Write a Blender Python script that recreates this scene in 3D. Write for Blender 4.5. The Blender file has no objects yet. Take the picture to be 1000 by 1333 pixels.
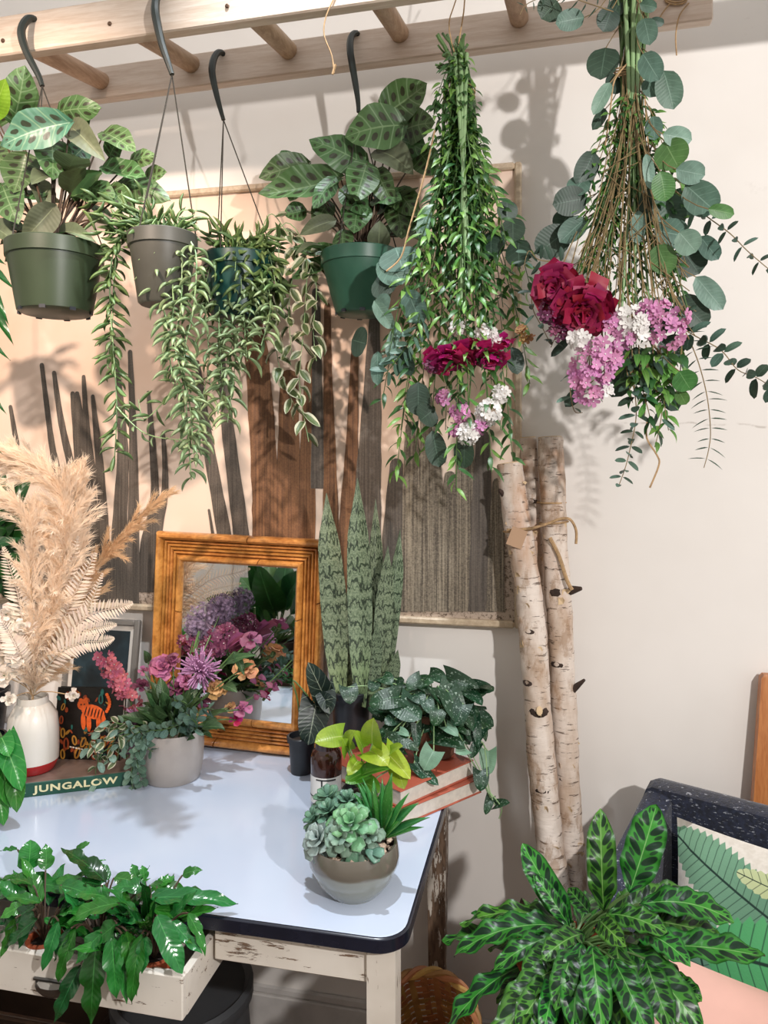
import bpy, bmesh, math, random
import numpy as np
from mathutils import Vector, Matrix, Euler
PI = math.pi
scene = bpy.context.scene
COL = scene.collection

# ------------------------------------------------------------------ camera
# X runs along the plaster wall, Y = 0 is the wall face (room at negative Y), Z up
CAM = Vector((0.0, -1.856, 1.5)); YAW = math.radians(12.3); FPX = 970.0; HZ = 600.0
cd = bpy.data.cameras.new('camera'); cam = bpy.data.objects.new('camera', cd); COL.objects.link(cam)
cam.location = CAM; cam.rotation_euler = (PI/2, 0, YAW)
cd.sensor_fit = 'VERTICAL'; cd.sensor_height = 24.0; cd.lens = 24.0*FPX/1333.0
cd.shift_y = -(666.5-HZ)/1333.0; cd.clip_start = 0.02
scene.camera = cam
FW = Vector((-math.sin(YAW), math.cos(YAW), 0)); RT = Vector((math.cos(YAW), math.sin(YAW), 0)); UP = Vector((0, 0, 1))

# ------------------------------------------------------------------ light
w = bpy.data.worlds.new('room_air'); scene.world = w; w.use_nodes = True
w.node_tree.nodes['Background'].inputs[0].default_value = (1.0, 0.972, 0.95, 1)
w.node_tree.nodes['Background'].inputs[1].default_value = 0.46
def lamp(name, loc, target, power, col, size=0.05, cone=None, blend=0.4):
    ld = bpy.data.lights.new(name, 'SPOT'); ld.energy = power; ld.color = col
    ld.shadow_soft_size = size; ld.spot_size = math.radians(cone or 120); ld.spot_blend = blend
    o = bpy.data.objects.new(name, ld); COL.objects.link(o); o.location = loc
    o.rotation_euler = (Vector(target)-Vector(loc)).to_track_quat('-Z', 'Y').to_euler()
    return o
lamp('standing_lamp_light', (1.05, -2.25, 2.08), (0.1, 0, 1.3), 104, (1.0, 0.965, 0.945), 0.03)
lamp('ceiling_or_fill_spot', (-1.0, -1.75, 2.62), (-1.15, 0, 1.6), 105, (1.0, 0.80, 0.66), 0.035, 50, .6)
lamp('ceiling_or_fill_spot', (-0.40, -0.86, 3.3), (-0.62, -0.46, 0.76), 105, (0.90, 0.95, 1.0), 0.03, 44, .5)
lamp('ceiling_or_fill_spot', (-1.6, -2.7, 2.9), (-2.1, -3.8, 1.2), 55, (1.0, 0.96, 0.92), 0.05, 110)  # added fill lamp, brightens the opposite wall reflected in the mirror
scene.view_settings.view_transform = 'Standard'; scene.view_settings.look = 'None'
scene.view_settings.exposure = 0.68; scene.view_settings.gamma = 1.0
scene.view_settings.use_curve_mapping = False

# ------------------------------------------------------------------ helpers
def ray(x, y): return FW + RT*((x-500.0)/FPX) + UP*((HZ-y)/FPX)
def at(x, y, Y):                       # point seen at pixel (x, y) on the plane Y = const
    d = ray(x, y); t = (Y-CAM.y)/d.y
    return CAM + d*t
def atz(x, y, z):                      # point seen at pixel (x, y) at height z
    d = ray(x, y); t = (z-CAM.z)/d.z
    return CAM + d*t
def depth(p): return (Vector(p)-CAM).dot(FW)
def pxm(n, p): return n*depth(p)/FPX   # n pixels at point p in metres
def crop(ox, oy, s): return lambda x, y: (ox+x*s, oy+y*s)

WM = {}
def link(o, parent=None, M=None):
    COL.objects.link(o)
    M = M if M is not None else Matrix.Identity(4)
    if parent is not None:
        o.parent = parent; o.matrix_basis = WM[parent.name].inverted() @ M
    else: o.matrix_basis = M
    WM[o.name] = M.copy()
    return o
def tag(o, label, cat, group=None):
    o['label'] = label; o['category'] = cat
    if group: o['group'] = group
    return o
def thing(name, label, cat, loc, group=None, rot=None):
    o = bpy.data.objects.new(name, None); o.empty_display_size = 0.03
    M = Matrix.Translation(Vector(loc))
    if rot is not None: M = M @ Euler(rot).to_matrix().to_4x4()
    link(o, None, M); tag(o, label, cat, group)
    return o

class MB:                              # collects geometry in world coordinates (or in the local frame M)
    def __init__(s): s.v = []; s.f = []; s.uv = []; s.mi = []; s.m = 0; s.hasuv = False
    def add(s, verts, faces, uvs=None):
        b = len(s.v); s.v += [tuple(v) for v in verts]
        for f in faces: s.f.append([b+i for i in f]); s.mi.append(s.m)
        if uvs is not None: s.hasuv = True; s.uv += [tuple(u) for u in uvs]
        else: s.uv += [(0.0, 0.0)]*len(verts)
        return s
    def box(s, lo, hi, M=None, bev=0.0):
        x0, y0, z0 = lo; x1, y1, z1 = hi
        if bev > 0:
            b = min(bev, abs(x1-x0)*.45, abs(y1-y0)*.45, abs(z1-z0)*.45)
            vs = []; idx = {}
            for i, X in enumerate((x0, x1)):
                for j, Yv in enumerate((y0, y1)):
                    for k, Z in enumerate((z0, z1)):
                        sx = b if i == 0 else -b; sy = b if j == 0 else -b; sz = b if k == 0 else -b
                        idx[i, j, k] = len(vs)
                        vs += [(X, Yv+sy, Z+sz), (X+sx, Yv, Z+sz), (X+sx, Yv+sy, Z)]
            F = []
            I = lambda i, j, k, a: idx[i, j, k]+a
            F += [[I(0,0,0,0), I(0,0,1,0), I(0,1,1,0), I(0,1,0,0)], [I(1,0,0,0), I(1,1,0,0), I(1,1,1,0), I(1,0,1,0)],
                  [I(0,0,0,1), I(1,0,0,1), I(1,0,1,1), I(0,0,1,1)], [I(0,1,0,1), I(0,1,1,1), I(1,1,1,1), I(1,1,0,1)],
                  [I(0,0,0,2), I(0,1,0,2), I(1,1,0,2), I(1,0,0,2)], [I(0,0,1,2), I(1,0,1,2), I(1,1,1,2), I(0,1,1,2)]]
            for i in (0, 1):
                for j in (0, 1): F.append([I(i,j,0,0), I(i,j,1,0), I(i,j,1,1), I(i,j,0,1)])
                for k in (0, 1): F.append([I(i,0,k,0), I(i,1,k,0), I(i,1,k,2), I(i,0,k,2)])
            for j in (0, 1):
                for k in (0, 1): F.append([I(0,j,k,1), I(1,j,k,1), I(1,j,k,2), I(0,j,k,2)])
            for i in (0, 1):
                for j in (0, 1):
                    for k in (0, 1): F.append([I(i,j,k,0), I(i,j,k,1), I(i,j,k,2)])
        else:
            vs = [(x0,y0,z0),(x1,y0,z0),(x1,y1,z0),(x0,y1,z0),(x0,y0,z1),(x1,y0,z1),(x1,y1,z1),(x0,y1,z1)]
            F = [[0,3,2,1],[4,5,6,7],[0,1,5,4],[1,2,6,5],[2,3,7,6],[3,0,4,7]]
        if M is not None: vs = [M @ Vector(v) for v in vs]
        return s.add(vs, F)
    def tube(s, pts, rad, n=6, caps=True):
        pts = [Vector(p) for p in pts]
        if not hasattr(rad, '__len__'): rad = [rad]*len(pts)
        vs = []; uv = []; up = None
        for i, p in enumerate(pts):
            t = (pts[min(i+1, len(pts)-1)]-pts[max(i-1, 0)])
            t = t.normalized() if t.length > 1e-9 else Vector((0, 0, 1))
            if up is None: up = Vector((0, 0, 1)) if abs(t.z) < 0.9 else Vector((1, 0, 0))
            a = up - t*up.dot(t); a = a.normalized() if a.length > 1e-6 else t.orthogonal().normalized()
            b = t.cross(a); up = a
            for k in range(n):
                an = 2*PI*k/n
                vs.append(p + (a*math.cos(an)+b*math.sin(an))*rad[i]); uv.append((k/n, i/(len(pts)-1)))
        F = []
        for i in range(len(pts)-1):
            for k in range(n):
                k2 = (k+1) % n
                F.append([i*n+k, i*n+k2, (i+1)*n+k2, (i+1)*n+k])
        if caps: F.append(list(range(n))[::-1]); F.append([(len(pts)-1)*n+k for k in range(n)])
        return s.add(vs, F, uv)
    def lathe(s, prof, c=(0, 0, 0), n=32, M=None, sx=1.0, sy=1.0):
        c = Vector(c); vs = []; F = []; uv = []
        for i, (r, z) in enumerate(prof):
            for k in range(n):
                an = 2*PI*k/n
                v = Vector((r*math.cos(an)*sx, r*math.sin(an)*sy, z))
                if M is not None: v = M @ v
                vs.append(c+v); uv.append((k/n, i/max(1, len(prof)-1)))
        for i in range(len(prof)-1):
            for k in range(n):
                k2 = (k+1) % n
                F.append([i*n+k, i*n+k2, (i+1)*n+k2, (i+1)*n+k])
        if prof[0][0] > 1e-6: F.append([k for k in range(n)][::-1])
        if prof[-1][0] > 1e-6: F.append([(len(prof)-1)*n+k for k in range(n)])
        return s.add(vs, F, uv)
    def prism(s, poly, z0, z1, M=None):     # poly: ccw list of (x, y)
        n = len(poly)
        vs = [Vector((x, y, z0)) for x, y in poly]+[Vector((x, y, z1)) for x, y in poly]
        if M is not None: vs = [M @ v for v in vs]
        F = [list(range(n))[::-1], [n+i for i in range(n)]]
        for i in range(n): F.append([i, (i+1) % n, n+(i+1) % n, n+i])
        return s.add(vs, F)
    def mesh(s, name, mats, smooth=True, org=None):
        me = bpy.data.meshes.new(name)
        vs = s.v if org is None else [(v[0]-org[0], v[1]-org[1], v[2]-org[2]) for v in s.v]
        me.from_pydata(vs, [], s.f)
        if s.hasuv:
            ul = me.uv_layers.new(name='UVMap')
            li = np.empty(len(me.loops), dtype=np.int32); me.loops.foreach_get('vertex_index', li)
            ul.data.foreach_set('uv', np.array(s.uv, dtype=np.float32)[li].ravel())
        for m in (mats if isinstance(mats, (list, tuple)) else [mats]): me.materials.append(m)
        if any(s.mi): me.polygons.foreach_set('material_index', s.mi)
        me.polygons.foreach_set('use_smooth', [bool(smooth)]*len(me.polygons))
        me.update()
        if smooth: me.set_sharp_from_angle(angle=math.radians(smooth if smooth is not True else 40))
        return me
    def build(s, name, mats, parent=None, smooth=True, M=None):
        """verts are world coords; object origin goes to the parent's origin (or first-vertex mean)"""
        if parent is not None:
            P = WM[parent.name]; inv = P.inverted()
            s.v = [tuple(inv @ Vector(v)) for v in s.v]
            o = bpy.data.objects.new(name, s.mesh(name, mats, smooth)); return link(o, parent, P)
        c = np.mean(np.array(s.v), axis=0); lo = np.min(np.array(s.v), axis=0)
        org = Vector((c[0], c[1], lo[2]))
        o = bpy.data.objects.new(name, s.mesh(name, mats, smooth, org)); return link(o, None, Matrix.Translation(org))
def stuff(o): o['kind'] = 'stuff'; return o
def struct(o): o['kind'] = 'structure'; return o

# ------------------------------------------------------------------ node materials
def lin(h):
    h = h.lstrip('#'); c = [int(h[i:i+2], 16)/255.0 for i in (0, 2, 4)]
    return tuple((v/12.92 if v <= 0.04045 else ((v+0.055)/1.055)**2.4) for v in c)+(1.0,)
class E:
    def __init__(s, nt, sock): s.nt = nt; s.s = sock
    def op(s, o, *a, clamp=False):
        n = s.nt.nodes.new('ShaderNodeMath'); n.operation = o; n.use_clamp = clamp
        for i, x in enumerate((s,)+a):
            if isinstance(x, E): s.nt.links.new(x.s, n.inputs[i])
            else: n.inputs[i].default_value = float(x)
        return E(s.nt, n.outputs[0])
    def __add__(s, b): return s.op('ADD', b)
    __radd__ = __add__
    def __sub__(s, b): return s.op('SUBTRACT', b)
    def __rsub__(s, b): return s.op('MULTIPLY', -1.0).op('ADD', b)
    def __mul__(s, b): return s.op('MULTIPLY', b)
    __rmul__ = __mul__
    def __truediv__(s, b): return s.op('DIVIDE', b)
    def abs(s): return s.op('ABSOLUTE')
    def fract(s): return s.op('FRACT')
    def sin(s): return s.op('SINE')
    def sq(s): return s.op('MULTIPLY', s)
    def max(s, b): return s.op('MAXIMUM', b)
    def min(s, b): return s.op('MINIMUM', b)
    def gt(s, b): return s.op('GREATER_THAN', b)
    def ss(s, lo, hi):
        n = s.nt.nodes.new('ShaderNodeMapRange'); n.interpolation_type = 'SMOOTHSTEP'
        s.nt.links.new(s.s, n.inputs['Value'])
        n.inputs['From Min'].default_value = lo; n.inputs['From Max'].default_value = hi
        return E(s.nt, n.outputs[0])
class Mat:
    def __init__(s, name):
        s.m = bpy.data.materials.new(name); s.m.use_nodes = True; s.nt = s.m.node_tree
        s.b = s.nt.nodes['Principled BSDF']; s.out = s.nt.nodes['Material Output']
    def node(s, t): return s.nt.nodes.new(t)
    def sock(s, x): return x.s if isinstance(x, E) else x
    def coord(s, kind='Object'):
        return s.node('ShaderNodeTexCoord').outputs[kind]
    def xyz(s, c):
        n = s.node('ShaderNodeSeparateXYZ'); s.nt.links.new(s.sock(c), n.inputs[0])
        return [E(s.nt, n.outputs[i]) for i in range(3)]
    def scale(s, c, sc, loc=(0, 0, 0), rot=(0, 0, 0)):
        n = s.node('ShaderNodeMapping'); s.nt.links.new(s.sock(c), n.inputs[0])
        n.inputs['Scale'].default_value = sc; n.inputs['Location'].default_value = loc; n.inputs['Rotation'].default_value = rot
        return n.outputs[0]
    def noise(s, c, scale=5, detail=3, rough=0.55, dist=0.0):
        n = s.node('ShaderNodeTexNoise'); s.nt.links.new(s.sock(c), n.inputs['Vector'])
        n.inputs['Scale'].default_value = scale; n.inputs['Detail'].default_value = detail
        n.inputs['Roughness'].default_value = rough; n.inputs['Distortion'].default_value = dist
        return E(s.nt, n.outputs[0])
    def voronoi(s, c, scale=5, feature='F1', out=0, rnd=1.0):
        n = s.node('ShaderNodeTexVoronoi'); n.feature = feature; s.nt.links.new(s.sock(c), n.inputs['Vector'])
        n.inputs['Scale'].default_value = scale; n.inputs['Randomness'].default_value = rnd
        return E(s.nt, n.outputs[out])
    def mix(s, fac, a, b):
        n = s.node('ShaderNodeMix'); n.data_type = 'RGBA'
        for i, x in ((0, fac), (6, a), (7, b)):
            x = s.sock(x)
            if isinstance(x, str): n.inputs[i].default_value = lin(x)
            elif isinstance(x, tuple): n.inputs[i].default_value = x
            elif isinstance(x, (int, float)): n.inputs[i].default_value = x
            else: s.nt.links.new(x, n.inputs[i])
        return n.outputs[2]
    def rnd(s): return E(s.nt, s.node('ShaderNodeObjectInfo').outputs['Random'])
    def vary(s, col, amt=0.2, hue=0.02, dim=1.0):
        n = s.node('ShaderNodeHueSaturation'); s.nt.links.new(col, n.inputs['Color'])
        r = s.rnd()
        s.nt.links.new(((r*(2*amt)+(1-amt))*dim).s, n.inputs['Value']); s.nt.links.new(((r*7.13).fract()*(2*hue)+(0.5-hue)).s, n.inputs['Hue'])
        return n.outputs[0]
    def col(s, c):
        c = s.sock(c)
        if isinstance(c, str): s.b.inputs['Base Color'].default_value = lin(c)
        else: s.nt.links.new(c, s.b.inputs['Base Color'])
        s.c = c; return s
    def set(s, **k):
        for a, v in k.items():
            a = {'rough': 'Roughness', 'metal': 'Metallic', 'spec': 'Specular IOR Level', 'coat': 'Coat Weight', 'coatr': 'Coat Roughness',
                 'trans': 'Transmission Weight', 'ior': 'IOR', 'sheen': 'Sheen Weight'}[a]
            v = s.sock(v)
            if isinstance(v, (int, float)): s.b.inputs[a].default_value = v
            else: s.nt.links.new(v, s.b.inputs[a])
        return s
    def bump(s, h, strength=0.3, dist=0.01):
        n = s.node('ShaderNodeBump'); s.nt.links.new(s.sock(h), n.inputs['Height'])
        n.inputs['Strength'].default_value = strength; n.inputs['Distance'].default_value = dist
        s.nt.links.new(n.outputs[0], s.b.inputs['Normal']); return s
    def translucent(s, fac):
        t = s.node('ShaderNodeBsdfTranslucent'); m = s.node('ShaderNodeMixShader'); m.inputs[0].default_value = fac
        if isinstance(s.c, str): t.inputs[0].default_value = lin(s.c)
        else: s.nt.links.new(s.c, t.inputs[0])
        s.nt.links.new(s.b.outputs[0], m.inputs[1]); s.nt.links.new(t.outputs[0], m.inputs[2])
        s.nt.links.new(m.outputs[0], s.out.inputs[0]); return s
M = {}
def plain(name, c, rough=0.5, var=0.0, noise=0.0, nscale=20, metal=0.0, bump=0.0, coat=0.0, spec=0.5, trans=0.0):
    m = Mat(name); cc = c
    if noise > 0:
        l = lin(c); d = tuple(v*(1-noise) for v in l[:3])+(1,); b = tuple(min(1, v*(1+noise*.5)) for v in l[:3])+(1,)
        nz = m.noise(m.coord(), nscale, 4)
        cc = m.mix(nz.ss(.3, .7), d, b)
        if bump: m.bump(nz, bump, 0.004)
    if var > 0:
        if isinstance(cc, str): cc = m.mix(0.0, cc, cc)
        cc = m.vary(cc, var)
    m.col(cc).set(rough=rough, metal=metal, coat=coat, spec=spec)
    if trans: m.translucent(trans)
    M[name] = m.m; return m.m
def uv_of(m):
    x, y, z = m.xyz(m.coord('UV')); return x*2.0-1.0, y
def leafmat(name, base, tip=None, vein=None, edge=None, rough=0.38, trans=0.18, var=0.18, pattern=None, veinw=0.05, ribs=0.0, back=None, spec=0.5):
    m = Mat(name); u, v = uv_of(m); a = u.abs()
    c = m.mix(v, base, tip or base)
    nz = m.noise(m.coord('Object'), 3.0, 3)
    l = lin(base); c = m.mix(nz.ss(.35, .75)*0.5, c, tuple(x*0.55 for x in l[:3])+(1,))
    if pattern: c = pattern(m, u, v, a, c)
    if edge: c = m.mix(a.ss(.8, .97), c, edge)
    if vein:
        c = m.mix((1.0-a.ss(veinw*.5, veinw))*0.8, c, vein)
        if ribs: c = m.mix(((v*ribs-a*1.3).fract()-0.5).abs().ss(.43, .49)*0.35, c, vein)
    if back:
        g = m.node('ShaderNodeNewGeometry'); c = m.mix(E(m.nt, g.outputs['Backfacing'])*0.85, c, back)
    c = m.vary(c, var, .02, .84)
    m.col(c).set(rough=rough, spec=spec)
    m.bump(((v*12.0-a*1.5)*6.283).sin(), 0.06, 0.01)
    m.translucent(trans)
    M[name] = m.m; return m.m

# ------------------------------------------------------------------ leaves
PROF = {
    'ovate':  lambda v: 0.5*math.sin(PI*min(1, max(0, v))**0.78)**0.75,
    'round':  lambda v: 0.5*math.sqrt(max(0, 1-(2*v-1)**2)),
    'lance':  lambda v: 0.5*math.sin(PI*v**0.75)**0.95 if v > 0 else 0,
    'strap':  lambda v: 0.5*min(1, 6*v+0.25)*min(1, (1-v)**0.6*1.9) ,
    'sword':  lambda v: 0.5*(0.36+0.64*math.sin(PI*min(1, v*0.95)**0.9))*min(1, ((1-v)*4.5)**0.75),
    'heart':  lambda v: 0.5*(1-v)**0.62*(1+0.9*v)*0.93 if v < 1 else 0,
    'petal':  lambda v: 0.5*(0.15+0.85*math.sin(PI*min(1, v*0.62))**0.8)*min(1, ((1-v)*7)**0.5),
    'fan':    lambda v: 0.5*(0.14+0.86*min(1, v*1.06)**0.85)*(1.0 if v < 0.9 else 0.86),
    'needle': lambda v: 0.5*math.sin(PI*max(0.02, v)**0.9)**0.6,
    'wavy':   lambda v: 0.5*min(1, (v*4)**0.7)*min(1, ((1-v)*4.0)**0.55)*(0.86+0.14*math.sin(PI*v)),
    'lobed':  lambda v: 0.5*(math.sin(PI*v**0.7)**0.8)*(1-0.32*max(0, math.sin(v*15.0))**1.0*(0.2 < v < .97)),
}
LC = {}
ASP = {'sword': .085, 'strap': .22, 'lance': .3, 'wavy': .25, 'lobed': .3, 'needle': .2}
def leafm(prof, mat, arch=0.1, fold=0.12, wave=0.0, wn=3.0, sweep=0.0, nl=8, nc=2, curl=0.0, side=0.0, ph=0.0):
    key = (prof, mat, arch, fold, wave, wn, sweep, nl, nc, curl, side, ph)
    if key in LC: return LC[key]
    P = PROF[prof]; vs = []; F = []; uv = []; W2 = 2*nc+1; fold = fold*ASP.get(prof, .8); curl = curl*ASP.get(prof, .8)
    for i in range(nl+1):
        v = i/nl; wd = max(P(v), 0.0 if v not in (0,) else 0.0)
        for j in range(-nc, nc+1):
            u = j/nc; x = u*wd + side*4*v*(1-v)
            y = v - sweep*abs(u)**1.3*(1-v)**3
            z = arch*4*v*(1-v) + fold*abs(u)*wd*2 - curl*(u*u)*wd + wave*abs(u)*math.sin(2*PI*wn*v+(0.9 if u > 0 else 0)+ph)
            vs.append((x, y, z)); uv.append((u*.5+.5, v))
    for i in range(nl):
        for j in range(W2-1):
            a = i*W2+j; F.append([a, a+1, a+W2+1, a+W2])
    mb = MB(); mb.add(vs, F, uv); LC[key] = mb.mesh('leaf_'+prof, M[mat], smooth=180)
    return LC[key]
def fatm(prof, mat, thick=0.25, arch=0.1, nl=7, n=8, side=0.0):      # plump closed leaf
    key = ('fat', prof, mat, thick, arch, nl, n, side)
    if key in LC: return LC[key]
    P = PROF[prof]; vs = []; F = []; uv = []
    for i in range(nl+1):
        v = i/nl; wd = max(P(v), 0.02)
        for k in range(n):
            an = 2*PI*k/n
            vs.append((math.cos(an)*wd+side*4*v*(1-v), v, math.sin(an)*wd*thick*2*(0.6 if math.sin(an) > 0 else 1)+arch*4*v*(1-v))); uv.append((math.cos(an)*.5+.5, v))
    for i in range(nl):
        for k in range(n): F.append([i*n+k, i*n+(k+1) % n, (i+1)*n+(k+1) % n, (i+1)*n+k])
    F.append(list(range(n))[::-1]); F.append([nl*n+k for k in range(n)])
    for f in F: f.reverse()
    mb = MB(); mb.add(vs, F, uv); LC[key] = mb.mesh('fat_'+prof, M[mat], smooth=180)
    return LC[key]
def lframe(base, tip, normal, W):
    base = Vector(base); tip = Vector(tip); y = tip-base; L = max(y.length, 1e-4); y = y/L
    n = Vector(normal); z = n-y*n.dot(y)
    if z.length < 1e-4: z = y.orthogonal()
    z.normalize(); x = y.cross(z)
    R = Matrix((x*W, y*L, z*L)).transposed().to_4x4()
    return Matrix.Translation(base) @ R
class Plant:
    """collects the leaves of one plant; the 300 largest of each name become parts, the rest one stuff mesh"""
    def __init__(s, root, limit=300): s.root = root; s.items = {}; s.limit = limit; s.stems = MB()
    def leaf(s, mesh, base, tip, normal, W, name='leaf'):
        Mx = lframe(base, tip, normal, W); L = (Vector(tip)-Vector(base)).length
        s.items.setdefault(name, []).append((L*W/max(.3, depth(base))**2, mesh, Mx))
    def stem(s, pts, r, n=5): s.stems.tube(pts, r, n)
    def done(s, stem_mat=None, stem_name='stems'):
        for name, it in s.items.items():
            it.sort(key=lambda q: -q[0])
            for _, me, Mx in it[:s.limit]: link(bpy.data.objects.new(name, me), s.root, Mx)
            rest = it[s.limit:]
            if rest:
                mb = MB(); mats = []; inv = WM[s.root.name].inverted()
                for _, me, Mx in rest:
                    m = me.materials[0]
                    if m not in mats: mats.append(m)
                    mb.m = mats.index(m); T = Mx
                    uvm = [(0, 0)]*len(me.vertices); ul = me.uv_layers[0].data
                    for lp in me.loops: uvm[lp.vertex_index] = tuple(ul[lp.index].uv)
                    mb.add([T @ v.co for v in me.vertices], [list(p.vertices) for p in me.polygons], uvm)
                stuff(mb.build('small_'+name, mats, s.root, smooth=180))
        if s.stems.v: stuff(s.stems.build(stem_name, stem_mat, s.root, smooth=True))
def bez(p0, p1, p2, n=8):
    p0, p1, p2 = Vector(p0), Vector(p1), Vector(p2)
    return [p0*((1-t)**2)+p1*(2*t*(1-t))+p2*(t*t) for t in [i/n for i in range(n+1)]]
def smoothpts(pts, sub=4):             # Catmull-Rom through points
    pts = [Vector(p) for p in pts]; out = []
    for i in range(len(pts)-1):
        p0 = pts[max(0, i-1)]; p1 = pts[i]; p2 = pts[i+1]; p3 = pts[min(len(pts)-1, i+2)]
        for k in range(sub):
            t = k/sub
            out.append(0.5*((2*p1)+(p2-p0)*t+(2*p0-5*p1+4*p2-p3)*t*t+(3*p1-p0-3*p2+p3)*t**3))
    out.append(pts[-1]); return out
def rv(rg, s=1.0): return Vector((rg.uniform(-s, s), rg.uniform(-s, s), rg.uniform(-s, s)))
def tocam(p): return (CAM-Vector(p)).normalized()

# ================================================================== materials
def wallmat(name, base):
    m = Mat(name); c = m.coord(); n = m.noise(c, 1.6, 4); n2 = m.noise(c, 30, 5)
    col = m.mix(n.ss(.3, .75), base, '#e2dcd5'); col = m.mix(m.noise(c, 7, 6, .7).ss(.66, .78)*0.25, col, '#b3aaa0')
    x, y, z = m.xyz(c)
    crack = ((z-1.58-(m.noise(c, 4, 3)-0.5)*0.09).abs().ss(.0, .004))*-1.0+1.0
    col = m.mix(crack*(x.ss(.35, .55))*m.noise(c, 25, 3).ss(.45, .6)*0.45, col, '#8d7d6c')
    m.col(col).set(rough=0.62, spec=0.3).bump(n2, 0.06, 0.003); M[name] = m.m
wallmat('wall_paint', '#ece7e1')
plain('trim_paint', '#d2cdc8', 0.45, noise=0.08)
def woodmat(name, a, b, sc=(2, 18, 18), rough=0.5, axis_scale=6, coat=0.0, bump=0.15):
    m = Mat(name); c = m.scale(m.coord(), sc); n = m.noise(c, axis_scale, 6, .6, .6); n2 = m.noise(c, axis_scale*5, 3)
    col = m.mix((n*0.7+n2*0.3).ss(.32, .68), a, b)
    m.col(m.vary(col, .08, .005)).set(rough=rough, coat=coat).bump(n, bump, 0.003); M[name] = m.m
woodmat('ladder_wood', '#c2ac9a', '#d6c6b8', (1.2, 14, 14), .55)
woodmat('rung_wood', '#9c7c60', '#bd9f82', (14, 1.2, 14), .55)
woodmat('honey_wood', '#a8622e', '#c9854c', (16, 16, 1.5), .4)
woodmat('floor_wood', '#4a3526', '#6a4d36', (2, 20, 20), .4)
woodmat('bamboo', '#945a26', '#c98c4a', (9, 9, 9), .3, 3, .3)
woodmat('frame_gilt', '#b09a80', '#d0bda2', (6, 6, 6), .42)
def distressed(name, sc, amt):
    m = Mat(name); c = m.coord(); n = m.noise(m.scale(c, sc), 7, 7, .68); n2 = m.noise(c, 4, 3)
    mask = (n+(n2-0.5)*0.35).ss(amt, amt+.03)
    wood = m.mix(m.noise(m.scale(c, sc), 14, 4).ss(.3, .7), '#4a382b', '#7d6653')
    paint = m.mix(m.noise(c, 6, 4).ss(.3, .7), '#d3cabd', '#e6dfd4')
    m.col(m.mix(mask, paint, wood)).set(rough=.6).bump(mask*-1.0, .35, .003); M[name] = m.m
distressed('chipped_paint_h', (2.2, 8, 14), .60)
distressed('chipped_paint_v', (9, 9, 1.8), .60)
distressed('worn_leg', (9, 9, 1.6), .43)
def enamel():
    m = Mat('enamel'); c = m.coord(); n = m.noise(c, 2.0, 3)
    m.col(m.mix(n.ss(.3, .7), '#bcc8dc', '#cdd5e3')).set(rough=.16, spec=.5, coat=.35, coatr=.08).bump(m.noise(c, 5, 2), .05, .01); M['enamel'] = m.m
enamel()
plain('navy_edge', '#1a1d2a', .25, noise=.2)
plain('dark_plastic_green', '#333f2c', .38, noise=.18, nscale=9)
plain('teal_plastic', '#35604d', .38, noise=.2, nscale=9)
plain('grey_plastic', '#4c4b44', .45, noise=.15, nscale=9)
plain('deep_teal_plastic', '#123f3a', .35, noise=.2, nscale=9)
plain('black_plastic', '#22252a', .4, noise=.15)
plain('hook_plastic', '#1c231f', .4)
plain('wire', '#4a4640', .45, metal=.6)
plain('soil', '#2c211a', .95, noise=.5, nscale=60, bump=.6)
plain('terracotta', '#a04a26', .8, noise=.2)
plain('twine', '#b3936c', .9, noise=.25, nscale=120)
plain('screw', '#5d4636', .4, metal=.5)
plain('steel', '#6d6a66', .35, metal=.9)

# ================================================================== the room
def quadbox(name, lo, hi, mat): return struct(MB().box(lo, hi).build(name, M[mat], smooth=False))
quadbox('wall_back', (-3.2, 0, 0), (2.6, .1, 3.2), 'wall_paint')
quadbox('wall_front', (-3.2, -3.9, 0), (2.6, -3.8, 3.2), 'wall_paint')
quadbox('wall_left', (-3.3, -3.8, 0), (-3.2, .1, 3.2), 'wall_paint')
fl = struct(MB().box((-3.3, -3.9, -.06), (2.6, .1, -.012)).build('floor', M['floor_wood'], smooth=False))
for k in range(34):                                     # floor boards run along the wall
    y0 = -3.8+k*.112
    MB().box((-3.2, y0, -.014), (2.6, y0+.1095, 0), bev=.002).build('floor_board', M['floor_wood'], fl, smooth=False)
bb = MB().box((-3.2, -.016, 0), (2.6, -.0005, .10), bev=.003); bb.box((-3.2, -.024, 0), (2.6, -.016, .018), bev=.004); bb.box((-3.2, -.011, .10), (2.6, -.0005, .122), bev=.005)
struct(bb.build('baseboard_back', M['trim_paint']))
# door frame opposite, seen in the mirror
dr = struct(MB().box((-2.39, -3.797, 0), (-2.29, -3.74, 2.15), bev=.006).build('trim_1', M['trim_paint']))

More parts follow.
